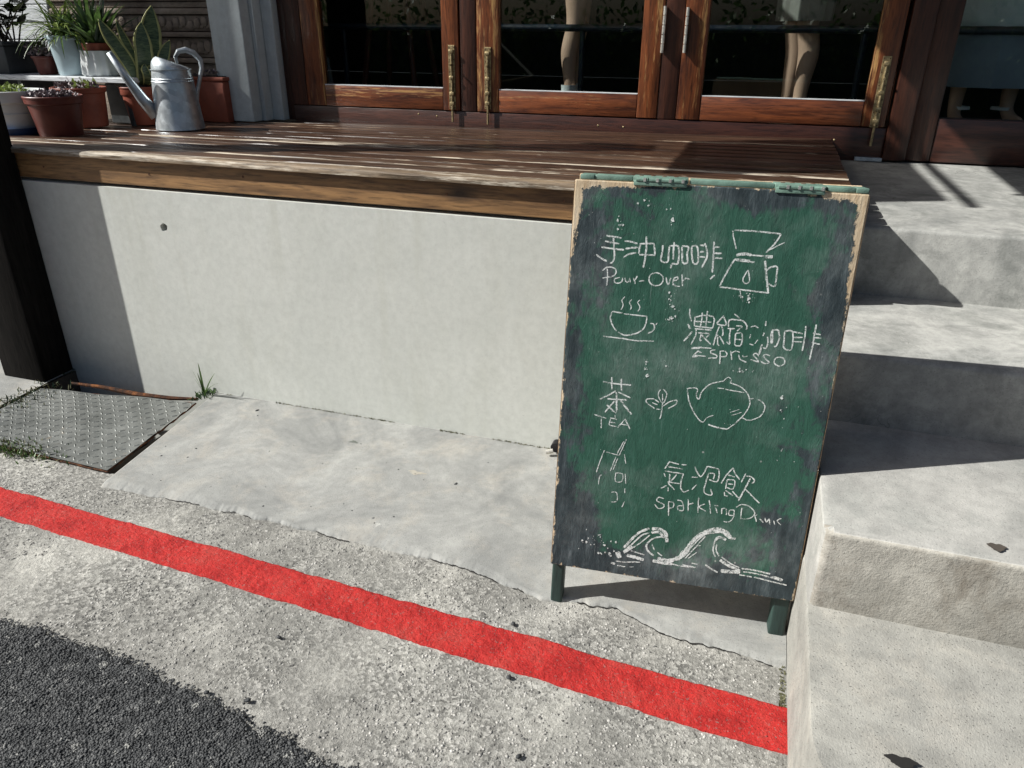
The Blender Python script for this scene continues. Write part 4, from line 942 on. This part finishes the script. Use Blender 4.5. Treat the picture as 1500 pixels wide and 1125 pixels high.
mw = thing('wall_foot_moss', (-1.4, WY-.005, .015), 'thin dark line of moss along the foot of the pale wall', 'moss'); b = B()
for k in range(520):
    x = random.uniform(-2.15, -.55)
    if math.sin(x*7)+.6*math.sin(x*17+1) < -.5: continue
    blade(b, (x, WY-random.uniform(.0, .006), float(slabz(np.array([x]), np.array([2.462]))[0])), rdir(5, 60), .007, .0024, .3, 2)
b.obj('foliage', M_DRYG, mw, True)

# ------------------------------------------------------------------ sandwich board
PO = Vector((-.4098, 1.638, .136)); PW, PH = .654, 1.0531; yaw, lean, rol = .0916, .116, -.0054
r_ = Vector((math.cos(yaw), math.sin(yaw), 0)); u2 = Vector((-math.sin(yaw)*math.sin(lean), math.cos(yaw)*math.sin(lean), math.cos(lean)))
PR = math.cos(rol)*r_+math.sin(rol)*u2; PU = -math.sin(rol)*r_+math.cos(rol)*u2; PN = PR.cross(PU).normalized()   # PN points back? check below
if PN.y > 0: PN = -PN
sb = thing('chalkboard_sign', (-.08, 1.80, 0), 'green folding chalkboard sign with white chalk menu standing before the deck', 'sign')
SBO = origin(sb)
FM = Matrix(((PR.x, -PN.x, PU.x, PO.x-SBO.x), (PR.y, -PN.y, PU.y, PO.y-SBO.y), (PR.z, -PN.z, PU.z, PO.z-SBO.z), (0, 0, 0, 1)))  # panel local: x right, y into board, z up
def panel_mat():
    t = NT('chalkboard_paint'); x, y, z = t.xyz()[0], t.xyz()[1], t.xyz()[2]
    def edge(v, size):
        a = t.math('MINIMUM', v, t.math('SUBTRACT', size, v)); return a
    n1 = t.noise(5.5, det=8, ro=.68, dist=.5); n2 = t.noise(55, t.co((1, 1, .6)), det=6, ro=.72); n3 = t.noise(16, t.co((1.5, 1, .5)), det=6, ro=.7, dist=.8)
    ex = edge(x, PW); ez = edge(z, PH)
    # slate undercoat around the border, wider towards the bottom
    bw = t.math('ADD', .024, t.math('MULTIPLY', t.math('SUBTRACT', .36, z, True), .26))
    dd = t.math('MINIMUM', t.math('MULTIPLY', ex, .85), t.math('MULTIPLY', ez, 1.05))
    f = t.math('ADD', t.math('SUBTRACT', dd, bw), t.math('MULTIPLY', t.math('SUBTRACT', n1, .5), .42))
    f = t.math('ADD', f, t.math('MULTIPLY', t.math('SUBTRACT', n3, .5), .20))
    gfac = t.ramp(f, [(.0, 0), (.035, 1)])
    green = t.ramp(n3, [(.3, (.017, .066, .045)), (.55, (.026, .092, .063)), (.75, (.044, .120, .090))])
    slate = t.ramp(t.noise(20, t.co((1.6, 1, .35)), det=7, ro=.72), [(.3, (.014, .023, .027)), (.5, (.030, .044, .050)), (.64, (.07, .092, .10)), (.78, (.20, .23, .24))])
    c = t.mix(gfac, slate, green)
    # bare wood along the edges and worst at the top right corner
    tr = t.math('ADD', t.math('MULTIPLY', t.math('MULTIPLY', t.ramp(x, [(.45, 0), (.655, 1)]), t.ramp(z, [(.72, 0), (1.0, 1)])), .020), .0)
    tl = t.math('MULTIPLY', t.math('MULTIPLY', t.ramp(x, [(0, 1), (.3, 0)]), t.ramp(z, [(.86, 0), (1.0, 1)])), .02)
    sd = t.math('ADD', t.math('ADD', tr, tl), t.math('MULTIPLY', t.ramp(x, [(0, 1), (.1, 0)]), .003))
    sd = t.math('ADD', sd, t.math('MULTIPLY', t.ramp(x, [(.6, 0), (.65, 1)]), t.ramp(z, [(.45, 0.0), (1., .004)])))
    dm = t.math('MINIMUM', ex, ez)
    wv = t.math('ADD', t.math('SUBTRACT', sd, dm), t.math('MULTIPLY', t.math('SUBTRACT', n2, .5), .045))
    wv = t.math('ADD', wv, t.math('MULTIPLY', t.math('SUBTRACT', n3, .5), .03))
    wf = t.ramp(wv, [(.0, 0), (.002, 1)])
    woodc = t.ramp(t.noise(60, t.co((1, 1, .15)), det=6, ro=.7), [(.3, (.36, .25, .14)), (.55, (.58, .46, .31)), (.75, (.70, .60, .46))])
    c = t.mix(wf, c, woodc)
    # chips and chalk dust
    ch = t.voro(36, t.co((1, 1, 1))); chn = t.noise(7, det=3); ck = t.math('MULTIPLY', t.ramp(ch, [(.07, 1), (.12, 0)]), t.ramp(chn, [(.62, 0), (.68, 1)]))
    c = t.mix(t.math('MULTIPLY', ck, .8), c, (.50, .50, .48))
    dust = t.math('MULTIPLY', t.ramp(t.noise(4.2, det=5, ro=.6), [(.48, 0), (.72, .32)]), t.ramp(n2, [(.35, .3), (.65, 1)]))
    c = t.mix(dust, c, (.45, .5, .48))
    sc2 = t.noise(190, t.co((1, 1, .03)), det=3, ro=.7); c = t.mix(t.ramp(sc2, [(.66, 0), (.72, .35)]), c, (.30, .36, .35))
    hgt_ = t.math('SUBTRACT', t.math('MULTIPLY', n2, .5), t.math('MULTIPLY', wf, .45))
    nb = t.bump(t.noise(90, t.co((1, 1, .3), rot=(0, .25, 0)), det=5, ro=.7, dist=1.2), .55, .003); nb = t.bump(hgt_, .5, .003, nb)
    return t.done(c, t.ramp(n2, [(.3, .5), (.7, .72)]), nb, spec=.35)
M_PANEL = panel_mat()
b = B(); b.box(0, PW, 0, .015, 0, PH, .0025); fp = b.obj('front_panel', M_PANEL, sb, False, local=True); fp.matrix_local = FM
def sub(bm, name, mat, smooth=False, par=None, kind=None):
    o = bm.obj(name, mat, fp if par is None else par, smooth, local=True, kind=kind); return o
b = B(); b.box(PW-.0005, PW+.0012, .0012, .0138, .004, PH-.004); sub(b, 'raw_edge', M_PLY)
b = B(); b.box(-.0012, .0005, .0012, .0138, .004, PH-.004); sub(b, 'raw_edge', M_PLY)
def leg(x0, x1, zb, back):
    b = B(); b.box(x0, x1, .0155, .062, zb, PH-.03, .006, 3); o = b.obj('leg', M_LEGP, sb, True, local=True); o.matrix_local = FM; return o
leg(.002, .036, -.1365, False); leg(PW-.046, PW-.004, -.1335, False)
# rear frame, mirrored about the hinge line
TOPc = FM @ Vector((PW/2, .045, PH+.008)); lean2 = .16
RM = Matrix.Translation(TOPc) @ Matrix.Rotation(yaw, 4, 'Z') @ Matrix.Rotation(lean2, 4, 'X')
hyp = (TOPc.z+SBO.z)/math.cos(lean2)
b = B(); b.box(-PW/2, PW/2, .03, .045, -hyp+.14, -.008, .002); o = b.obj('rear_panel', M_PANEL, sb, local=True); o.matrix_local = RM
for x0 in (-PW/2+.004, PW/2-.04): b = B(); b.box(x0, x0+.036, -.012, .0295, -hyp+.004, -.03, .005, 3); o = b.obj('leg', M_LEGP, sb, True, local=True); o.matrix_local = RM
# hinge strips along the top
segs = [(.012, .045, .030), (.0455, .135, .034), (.136, .262, .037), (.266, .452, .030), (.453, .562, .036), (.565, .625, .032), (.6255, .652, .028)]
for k, (a, b_, d) in enumerate(segs):
    bb = B(); bb.box(a, b_, .002+.003*(k % 2), .060, PH+.0015, PH+.013+.0015*(k in (2, 4)), .002, 2); o = bb.obj('top_strip', M_GREENP, sb, True, local=True); o.matrix_local = FM
for (a, b_) in ((.136, .262), (.453, .562)):
    bb = B(); bb.box(a+.002, b_-.002, -.004, .0015, PH-.006, PH+.006, .0015); n = 4
    for i in range(n): bb.cyl((a+.008+i*(b_-a-.012)/n, -.001, PH+.007), (a+.034+i*(b_-a-.012)/n, -.001, PH+.007), .0055, n=10)
    hg = bb.obj('hinge', M_GREENP, sb, True, local=True); hg.matrix_local = FM
    bb = B()
    for i in range(n): bb.cyl((a+.018+i*(b_-a-.02)/n, .02+.018*(i % 2), PH+.0138), (a+.018+i*(b_-a-.02)/n, .02+.018*(i % 2), PH+.0156), .0052, n=12)
    bb.obj('screws', M_RUST, hg, True, local=True, kind='stuff')
    bb = B()
    for i in range(n): bb.box(a+.024+i*(b_-a-.01)/n, a+.030+i*(b_-a-.01)/n, -.0072, -.004, PH+.0035, PH+.0115)
    bb.obj('worn_knuckles', M_STEELH, hg, local=True, kind='stuff')
# ------------------------------------------------------------------ chalk
def chalk_mat():
    t = NT('chalk'); n = t.noise(330, det=5, ro=.8); n2 = t.noise(60, det=4, ro=.7)
    a = t.ramp(t.math('ADD', t.math('MULTIPLY', n, .6), t.math('MULTIPLY', n2, .4)), [(.42, .05), (.53, .95)])
    return t.done((.74, .77, .75), .95, None, spec=.1, alpha=a)
M_CHALK = chalk_mat()
FMi = (Matrix.Translation(SBO) @ FM).inverted()
PLO = Matrix.Translation(SBO) @ FM @ Vector((0, 0, 0))
def to_panel(px, py):
    d = ray(px, py); k = (PO-CAM).dot(PN)/d.dot(PN); q = FMi @ (CAM+d*k); return q.x, q.z
def smooth_line(pts):
    if len(pts) < 3:
        (x0, y0), (x1, y1) = pts[0], pts[-1]; n = max(3, int(math.hypot(x1-x0, y1-y0)/.004)); return [(x0+(x1-x0)*i/n, y0+(y1-y0)*i/n) for i in range(n+1)]
    out = []; P = [pts[0]]+list(pts)+[pts[-1]]
    for i in range(1, len(P)-2):
        p0, p1, p2, p3 = P[i-1], P[i], P[i+1], P[i+2]; n = max(2, int(math.hypot(p2[0]-p1[0], p2[1]-p1[1])/.0035))
        for k in range(n):
            t = k/n; out.append(tuple(.5*((2*p1[j])+(-p0[j]+p2[j])*t+(2*p0[j]-5*p1[j]+4*p2[j]-p3[j])*t*t+(-p0[j]+3*p1[j]-3*p2[j]+p3[j])*t**3) for j in (0, 1)))
    out.append(pts[-1]); return out
layer = [0]
def chalk(name, ox, oy, s, strokes, w=.0021, jit=.0004, label=None):
    V = []; Q = []
    for stx in strokes:
        ww = w*.84
        if isinstance(stx, tuple): ww, stx = w*.84*(stx[0] if stx[0] < 1.5 else stx[0]*1.2), stx[1]
        pts = smooth_line([to_panel(ox+a/s, oy+b_/s) for a, b_ in stx]); layer[0] += 1; yv = -.0003-.000002*layer[0]; n = len(pts); base = len(V)
        for i, (x, z) in enumerate(pts):
            x2, z2 = pts[min(i+1, n-1)]; x1, z1 = pts[max(i-1, 0)]; dx, dz = x2-x1, z2-z1; L = math.hypot(dx, dz) or 1; nx, nz = -dz/L, dx/L
            h = ww*(.85+.3*random.random())*(.7 if i in (0, n-1) else 1); j = random.uniform(-jit, jit)
            V.append((x+nx*(h+j), yv, z+nz*(h+j))); V.append((x-nx*(h-j), yv, z-nz*(h-j)))
            if i: Q.append((base+2*i-2, base+2*i-1, base+2*i+1, base+2*i))
    o = mobj(name, V, Q, M_CHALK, fp, local=True)
    if label: o['label'] = label
    return o
def circ(cx_, cy_, rx, ry, n=14): return [(cx_+rx*math.cos(2*math.pi*k/n-1.6), cy_+ry*math.sin(2*math.pi*k/n-1.6)) for k in range(n+1)]
a = (870, 330, 10)
chalk('chalk_lettering', *a, [[(180, 150), (300, 168), (405, 185)], [(165, 228), (240, 250), (375, 270)], [(110, 320), (300, 345), (440, 360)], [(285, 185), (297, 350), (300, 480), (265, 545), (235, 548)], [(30, 430), (120, 490), (190, 525)],
  [(450, 228), (560, 245), (640, 270)], [(460, 345), (560, 330), (640, 325)], [(430, 470), (520, 420), (620, 400)], [(680, 260), (665, 350), (660, 420)], [(680, 270), (885, 265)], [(880, 270), (895, 430)], [(665, 430), (900, 440)], [(770, 165), (765, 350), (750, 480), (720, 620)],
  [(1010, 290), (1000, 400), (985, 520), (1080, 535), (1095, 400), (1105, 310)], [(1175, 245), (1165, 380), (1160, 500)], [(1110, 300), (1230, 305), (1245, 420), (1225, 565), (1150, 560), (1120, 630)], [(1290, 310), (1300, 545), (1370, 540), (1365, 430), (1385, 320), (1290, 305)],
  [(1430, 315), (1450, 545), (1525, 540), (1510, 310), (1430, 312)], [(1553, 295), (1627, 293)], [(1553, 387), (1613, 387)], [(1547, 460), (1627, 467)], [(1627, 260), (1660, 440), (1580, 620)], [(1760, 240), (1747, 507), (1733, 693)], [(1767, 320), (1840, 320)], [(1767, 407), (1873, 413)], [(1767, 480), (1880, 483)], [(1700, 785), (1770, 730)]], .0024, label='chalk writing for pour-over coffee in Chinese')
chalk('chalk_lettering', *a, [[(195, 620), (200, 760), (185, 885)], [(125, 665), (190, 615), (290, 625), (330, 680), (290, 740), (180, 765), (125, 770)], [(380, 765), (310, 780), (300, 830), (350, 850), (410, 820), (420, 770)], [(455, 770), (465, 820), (505, 832), (525, 775), (535, 835)], [(580, 770), (605, 860)], [(605, 800), (640, 740)], [(660, 820), (735, 810)], circ(910, 790, 105, 95), [(1055, 760), (1085, 870), (1130, 770)], [(1160, 815), (1230, 795), (1225, 760), (1180, 770), (1155, 840), (1200, 890), (1260, 895)], [(1290, 720), (1300, 890)], [(1305, 810), (1350, 775), (1400, 790)]], .0018, label='chalk word Pour-Over')
a = (960, 330, 7.5)
chalk('chalk_drawing', *a, [[(870, 55), (1100, 65), (1380, 95)], [(1380, 95), (1330, 180), (1215, 300)], (.7, [(1240, 275), (1420, 190)]), (.8, [(850, 60), (865, 160), (890, 260)]), (1.6, [(890, 330), (960, 315), (1060, 325)]), [(1060, 330), (1200, 338)], (1.9, [(1205, 345), (1290, 345)]), (1.6, [(880, 375), (960, 385), (1040, 395)]), [(1040, 400), (1090, 405)], [(880, 365), (800, 490), (705, 670)], [(705, 675), (960, 710), (1250, 745)], (1.3, [(1205, 390), (1220, 560), (1240, 740)]), [(1220, 500), (1260, 465), (1335, 455), (1330, 560), (1310, 670), (1240, 640)], (.8, [(1020, 490), (965, 580), (970, 625), (1000, 640), (1035, 610), (1020, 490)]), (.6, [(930, 715), (940, 800)])], .0021, label='chalk drawing of coffee dripper over carafe')
chalk('chalk_drawing', 870, 425, 10, [(.7, [(455, 95), (410, 150), (430, 220), (395, 285)]), (.8, [(555, 135), (520, 180), (550, 240), (530, 285)]), (.8, [(675, 145), (640, 180), (675, 250), (645, 310)]), [(265, 310), (420, 335)], [(440, 345), (600, 365), (770, 380)], [(265, 320), (240, 400), (270, 510), (330, 600)], [(355, 610), (430, 655), (530, 655), (650, 620), (735, 550), (770, 450), (775, 380)], [(820, 490), (870, 490), (890, 545), (860, 600), (790, 630)], (.7, [(900, 510), (930, 480)]), [(135, 675), (400, 705), (620, 740), (880, 745)]], .0019, label='chalk drawing of steaming cup')
a = (1000, 440, 10.72)
chalk('chalk_lettering', *a, [[(115, 130), (110, 220), (140, 330)], (1.4, [(85, 370), (120, 450)]), (1.3, [(150, 490), (80, 570), (15, 640)]), [(190, 260), (185, 400)], [(200, 265), (330, 235), (480, 260), (490, 350), (465, 435)], [(190, 405), (320, 420), (470, 435)], [(200, 330), (450, 340)], [(310, 190), (300, 300), (280, 400)], [(390, 165), (375, 300), (360, 420)], [(190, 445), (330, 455), (455, 465)], [(215, 450), (200, 560), (130, 690)], [(240, 510), (420, 520)], [(290, 530), (270, 630), (300, 625)], [(300, 540), (370, 620), (440, 690)], [(420, 530), (370, 580)],
  [(645, 240), (560, 330), (545, 370), (680, 385), (640, 250)], [(590, 400), (540, 490), (480, 710)], [(610, 400), (635, 500), (620, 560)], [(520, 560), (560, 545)], [(550, 560), (550, 690), (575, 705)], [(580, 560), (650, 690)], [(815, 210), (890, 280)], [(720, 415), (735, 310), (850, 305), (950, 325), (1010, 400), (1000, 460)], [(705, 440), (820, 445)], [(750, 450), (735, 560), (735, 685), (690, 650)], [(840, 400), (935, 410), (850, 480)], [(830, 520), (820, 690), (870, 715), (920, 690), (935, 560), (910, 510), (830, 520)], [(830, 610), (930, 620)]], .0019, label='chalk characters for espresso, first half')
a2 = (1085, 455, 11.54)
chalk('chalk_lettering', *a2, [(.9, [(170, 280), (240, 260), (300, 295)]), (1.1, [(430, 175), (420, 260)]), (.8, [(170, 400), (150, 470)]), (.6, [(240, 560), (290, 490)]), (.8, [(150, 560), (215, 580)]), [(400, 370), (375, 430)], [(455, 440), (460, 560), (420, 640), (380, 625)], (1.3, [(360, 570), (310, 740)]), (1.5, [(530, 340), (520, 560)]), [(530, 330), (600, 320), (640, 350), (650, 480), (600, 600), (560, 600)], [(740, 360), (735, 500), (725, 620), (800, 665), (850, 655), (880, 540), (870, 350), (740, 350)], [(890, 355), (1050, 390)], [(880, 450), (1050, 455)], [(890, 525), (1040, 530)], [(1100, 260), (1080, 470), (1040, 680)], [(1280, 235), (1240, 440), (1220, 580), (1165, 830)], [(1215, 380), (1355, 405)], [(1250, 455), (1360, 465)], [(1200, 540), (1340, 570)]], .0021, label='chalk characters for espresso, second half')
chalk('chalk_lettering', *a, [(1.5, [(140, 750), (300, 740)]), [(300, 742), (450, 750)], [(230, 790), (300, 820)], (1.6, [(150, 885), (240, 865)]), [(230, 865), (360, 880)], (1.2, [(235, 800), (160, 880)]), [(515, 775), (440, 790), (450, 830), (530, 860), (530, 900), (400, 905)], [(590, 790), (590, 900), (580, 1000)], [(590, 800), (660, 795), (700, 840), (670, 880), (600, 885)], [(755, 790), (770, 935)], [(765, 830), (830, 795), (895, 815)], [(1020, 870), (960, 885), (940, 860)], [(880, 850), (900, 920), (1000, 970)],
  [(1195, 1 and 876), (1153, 830), (1112, 853), (1163, 918), (1190, 965), (1066, 928)], [(1372, 872), (1311, 848), (1269, 872), (1321, 937), (1358, 974), (1293, 992), (1218, 951)], circ(1520, 960, 84, 70)], .0018, label='chalk word Espresso')
a = (860, 550, 10.71)
chalk('chalk_lettering', *a, [[(250, 95), (450, 130), (690, 150)], [(385, 25), (390, 215)], [(540, 50), (535, 150), (545, 245)], [(450, 240), (330, 310), (200, 370)], [(485, 260), (680, 350)], (1.2, [(460, 260), (460, 560), (420, 560), (310, 460)]), [(320, 365), (480, 375), (620, 385)], [(430, 400), (280, 575)], (1.2, [(530, 390), (600, 490), (700, 610)])], .0021, label='chalk character for tea')
chalk('chalk_lettering', *a, [[(110, 610), (300, 670)], [(225, 670), (220, 825)], [(360, 660), (470, 690)], [(370, 670), (345, 770)], [(360, 730), (450, 745)], [(345, 775), (460, 805)], (.7, [(435, 620), (445, 670)]), [(600, 680), (480, 815)], (1.2, [(600, 680), (670, 840)]), [(530, 760), (640, 780)]], .0018, label='chalk word TEA')
chalk('chalk_drawing', *a, [[(1195, 215), (1240, 260), (1245, 330), (1190, 430), (1130, 350), (1120, 280), (1150, 220)], [(1185, 290), (1180, 480), (1165, 600), (1140, 680)], [(1130, 420), (1040, 365), (930, 375), (950, 440), (1060, 515)], [(1085, 525), (1150, 530)], [(1020, 425), (1110, 460)], [(1190, 480), (1280, 420), (1400, 385), (1390, 450), (1270, 520)]], .0016, label='chalk drawing of tea leaves')
chalk('chalk_drawing', 1000, 545, 11.54, [[(70, 280), (180, 265), (250, 290), (230, 400), (275, 455), (320, 340), (400, 250), (500, 190), (640, 160), (690, 150)], (.7, [(690, 150), (770, 85), (830, 140), (800, 175)]), [(800, 180), (960, 240), (1060, 320), (1125, 430), (1130, 560), (1060, 690), (1000, 760)], (.8, [(590, 270), (700, 280)]), (.8, [(720, 285), (820, 310), (1040, 345)]), [(80, 290), (105, 480), (180, 660), (280, 810), (350, 850)], (1.3, [(430, 885), (550, 925), (700, 960), (760, 960)]), [(760, 960), (880, 870), (1000, 760)], [(1130, 450), (1200, 450)], [(1265, 460), (1350, 510), (1390, 600), (1350, 700), (1270, 770), (1110, 815), (1010, 770)], (.7, [(350, 850), (410, 770), (520, 730)]), (.6, [(800, 680), (960, 630)]), (.6, [(820, 730), (1000, 680)])], .0017, label='chalk drawing of teapot')
chalk('chalk_drawing', 860, 635, 10.23, [[(260, 250), (200, 400), (140, 580)], [(290, 275), (470, 325)], [(590, 85), (480, 330)], [(550, 120), (450, 300)], [(430, 350), (350, 560)], [(460, 370), (390, 540)], [(560, 310), (580, 450)], [(570, 600), (580, 750)], [(565, 820), (565, 890)], [(430, 590), (530, 605), (520, 715), (425, 715), (430, 590)], [(225, 620), (190, 640), (170, 760)], [(365, 880), (440, 880), (455, 960), (450, 1000)], [(365, 1025), (440, 1020)], [(560, 1020), (520, 1100)]], .0014, label='chalk drawing of iced drink with straw')
a = (955, 660, 9.09)
chalk('chalk_lettering', *a, [[(240, 140), (170, 240)], [(240, 150), (360, 180)], [(395, 185), (460, 190)], [(220, 215), (415, 245)], [(175, 270), (300, 290), (420, 310)], [(420, 312), (390, 400), (385, 500), (425, 550), (490, 525)], [(235, 310), (235, 420)], [(330, 320), (260, 400)], [(210, 415), (370, 440)], [(215, 430), (300, 520)], [(120, 500), (195, 465)], [(215, 490), (215, 540)], [(160, 300), (180, 350)],
  [(570, 215), (650, 345), (740, 205)], [(740, 210), (860, 235), (895, 270), (870, 410), (760, 385)], [(760, 300), (830, 310), (820, 380)], [(755, 300), (720, 420), (690, 540), (740, 585), (800, 585), (780, 510)], [(530, 350), (610, 355)], [(595, 450), (530, 520)],
  [(1080, 230), (990, 330), (920, 435)], [(1080, 230), (1110, 310), (1170, 385)], [(1015, 325), (1105, 350)], [(1000, 385), (1100, 400), (1080, 510), (1000, 490)], [(1000, 390), (980, 510)], [(1010, 440), (1080, 450)], [(980, 530), (1080, 600)], [(965, 550), (970, 595), (1010, 605)], [(1070, 540), (1160, 640)], [(1250, 300), (1190, 420)], [(1250, 340), (1320, 345), (1365, 400), (1330, 440)], (1.2, [(1310, 370), (1240, 500), (1150, 670)]), [(1240, 510), (1320, 590), (1430, 700)]], .0019, label='chalk characters for sparkling drink')
chalk('chalk_lettering', 950, 715, 7.143, [[(160, 110), (110, 95), (85, 130), (160, 170), (150, 205), (100, 210), (65, 170)], [(210, 140), (210, 290)], [(205, 140), (260, 150), (255, 200), (210, 210)], [(300, 125), (350, 140), (365, 230), (310, 225), (310, 185), (360, 185)], [(415, 115), (415, 240)], [(415, 170), (470, 155)], [(525, 95), (515, 255)], [(590, 165), (530, 195), (600, 240)], [(635, 125), (650, 265)], [(700, 200), (720, 260)], [(690, 180), (730, 185)], [(765, 210), (765, 270)], [(765, 215), (810, 215), (815, 280)], [(900, 230), (850, 230), (840, 280), (890, 285)], [(900, 235), (880, 320), (830, 355), (785, 345)], [(975, 205), (965, 310)], [(915, 200), (980, 170), (1060, 195), (1110, 260), (1060, 315), (960, 320)], [(1110, 280), (1130, 350)], [(1120, 285), (1140, 275)], [(1165, 320), (1200, 360)], [(1215, 310), (1235, 355), (1260, 320), (1270, 380)], (.8, [(1310, 340), (1320, 380)]), (.8, [(1390, 315), (1345, 340), (1385, 385)])], .0017, label='chalk words Sparkling Drink')
chalk('chalk_drawing', 870, 760, 10, [(1.6, [(440, 420), (560, 290), (680, 190), (815, 140)]), (1.2, [(430, 480), (600, 330), (700, 240), (810, 200)]), (1.8, [(440, 480), (560, 400)]), [(440, 500), (650, 370), (820, 235)], (2.2, [(850, 145), (960, 150), (1050, 210), (1070, 340)]), (1.6, [(840, 200), (950, 195), (1020, 260)]), (1.8, [(990, 260), (1050, 270)]), (1.4, [(990, 260), (880, 280), (790, 350), (770, 420), (810, 490), (880, 540)]), [(850, 370), (885, 455)], [(930, 490), (1000, 540)], [(540, 465), (740, 525)], (2.2, [(480, 530), (600, 560), (730, 600)]), (3, [(340, 480), (380, 570)]), (1.8, [(220, 490), (250, 550)]), (1.6, [(250, 640), (310, 660)]), (.9, [(320, 615), (430, 630), (600, 630), (680, 630)]), [(340, 680), (460, 700)], [(520, 700), (580, 700)], (2, [(860, 610), (1000, 640), (1150, 660)]), [(1150, 660), (1280, 690), (1490, 710)], (2.6, [(930, 580), (1100, 610), (1250, 560), (1320, 470)]), (.8, [(90, 490), (120, 520)]), (.8, [(60, 240), (100, 230)])], .0021, label='chalk drawing of left wave')
chalk('chalk_drawing', 990, 760, 8.82, [(2.4, [(20, 520), (90, 470), (160, 400)]), (2.4, [(110, 440), (200, 310), (290, 220), (430, 150), (560, 130)]), (1.8, [(560, 125), (660, 170), (710, 250)]), [(110, 470), (250, 310), (380, 200), (500, 180)], [(120, 510), (250, 370), (380, 225)], (.8, [(160, 510), (270, 430)]), (.8, [(270, 345), (320, 345)]), (1.6, [(500, 170), (600, 170), (690, 240), (770, 255)]), (1.7, [(650, 270), (560, 235), (505, 280)]), [(505, 280), (480, 400), (510, 490)], [(530, 330), (520, 400), (560, 480)], [(590, 490), (700, 570), (820, 630)], (1.9, [(570, 530), (680, 600), (830, 670)]), (2.4, [(580, 670), (700, 680), (830, 690)]), (1.3, [(380, 590), (450, 640), (540, 690)]), [(200, 570), (280, 585)], [(80, 590), (250, 625)], (1.3, [(850, 640), (1000, 660), (1220, 710)]), [(870, 680), (1100, 720), (1370, 800)], [(820, 720), (980, 750)], [(1010, 750), (1200, 800), (1430, 855)], (1.6, [(1240, 740), (1380, 790)])], .0021, label='chalk drawing of right wave')
# chalk crumbs and paint flakes
b = B()
def flake(px, py, r):
    x, z = to_panel(px, py); layer[0] += 1; yv = -.0003-.000002*layer[0]; n = 6; b.bm.faces.new([b.bm.verts.new((x+r*random.uniform(.4, 1.2)*math.cos(2*math.pi*k/n), yv, z+r*random.uniform(.4, 1.4)*math.sin(2*math.pi*k/n))) for k in range(n)])
for (cx_, cy_, sx, sy, n) in ((950, 296, 6, 3, 8), (982, 303, 3, 8, 9), (986, 325, 3, 8, 8), (908, 325, 5, 9, 10), (1095, 436, 9, 5, 26), (985, 440, 4, 14, 22), (981, 468, 5, 3, 14), (947, 535, 2, 10, 14), (1090, 543, 12, 2, 14), (885, 797, 12, 7, 26), (860, 790, 8, 10, 16), (1145, 620, 3, 30, 14), (975, 535, 6, 4, 6)):
    for k in range(n): flake(random.gauss(cx_, sx), random.gauss(cy_, sy), .0006+.0038*random.random()**3)
for k in range(120): flake(random.uniform(860, 1220), random.uniform(300, 840), random.uniform(.0003, .0011))
sub(b, 'chalk_flecks', M_CHALK, kind='stuff')
# ------------------------------------------------------------------ across the street (seen only as reflections)
hd = thing('hedge', (-1, -6, 0), 'clipped green hedge across the street', 'hedge')
b = B(); b.box(-14, 12, -7.2, -6.3, 0, 1.55); b.obj('branches', M_LEAFD, hd)
n = 9000; P = np.stack([RNG.uniform(-14, 12, n), -6.25+RNG.normal(0, .12, n), np.abs(RNG.normal(1.2, .55, n))], 1); A1 = RNG.normal(0, 1, (n, 3)); A1 /= np.linalg.norm(A1, axis=1)[:, None]; A2 = np.cross(A1, RNG.normal(0, 1, (n, 3))); A2 /= np.linalg.norm(A2, axis=1)[:, None]
s_ = RNG.uniform(.04, .09, (n, 1)); V = np.stack([P-A1*s_, P+A2*s_*.5, P+A1*s_, P-A2*s_*.5], 1).reshape(-1, 3); fastmesh('foliage', V, np.arange(n*4).reshape(n, 4), M_LEAF, hd, False, 'stuff')
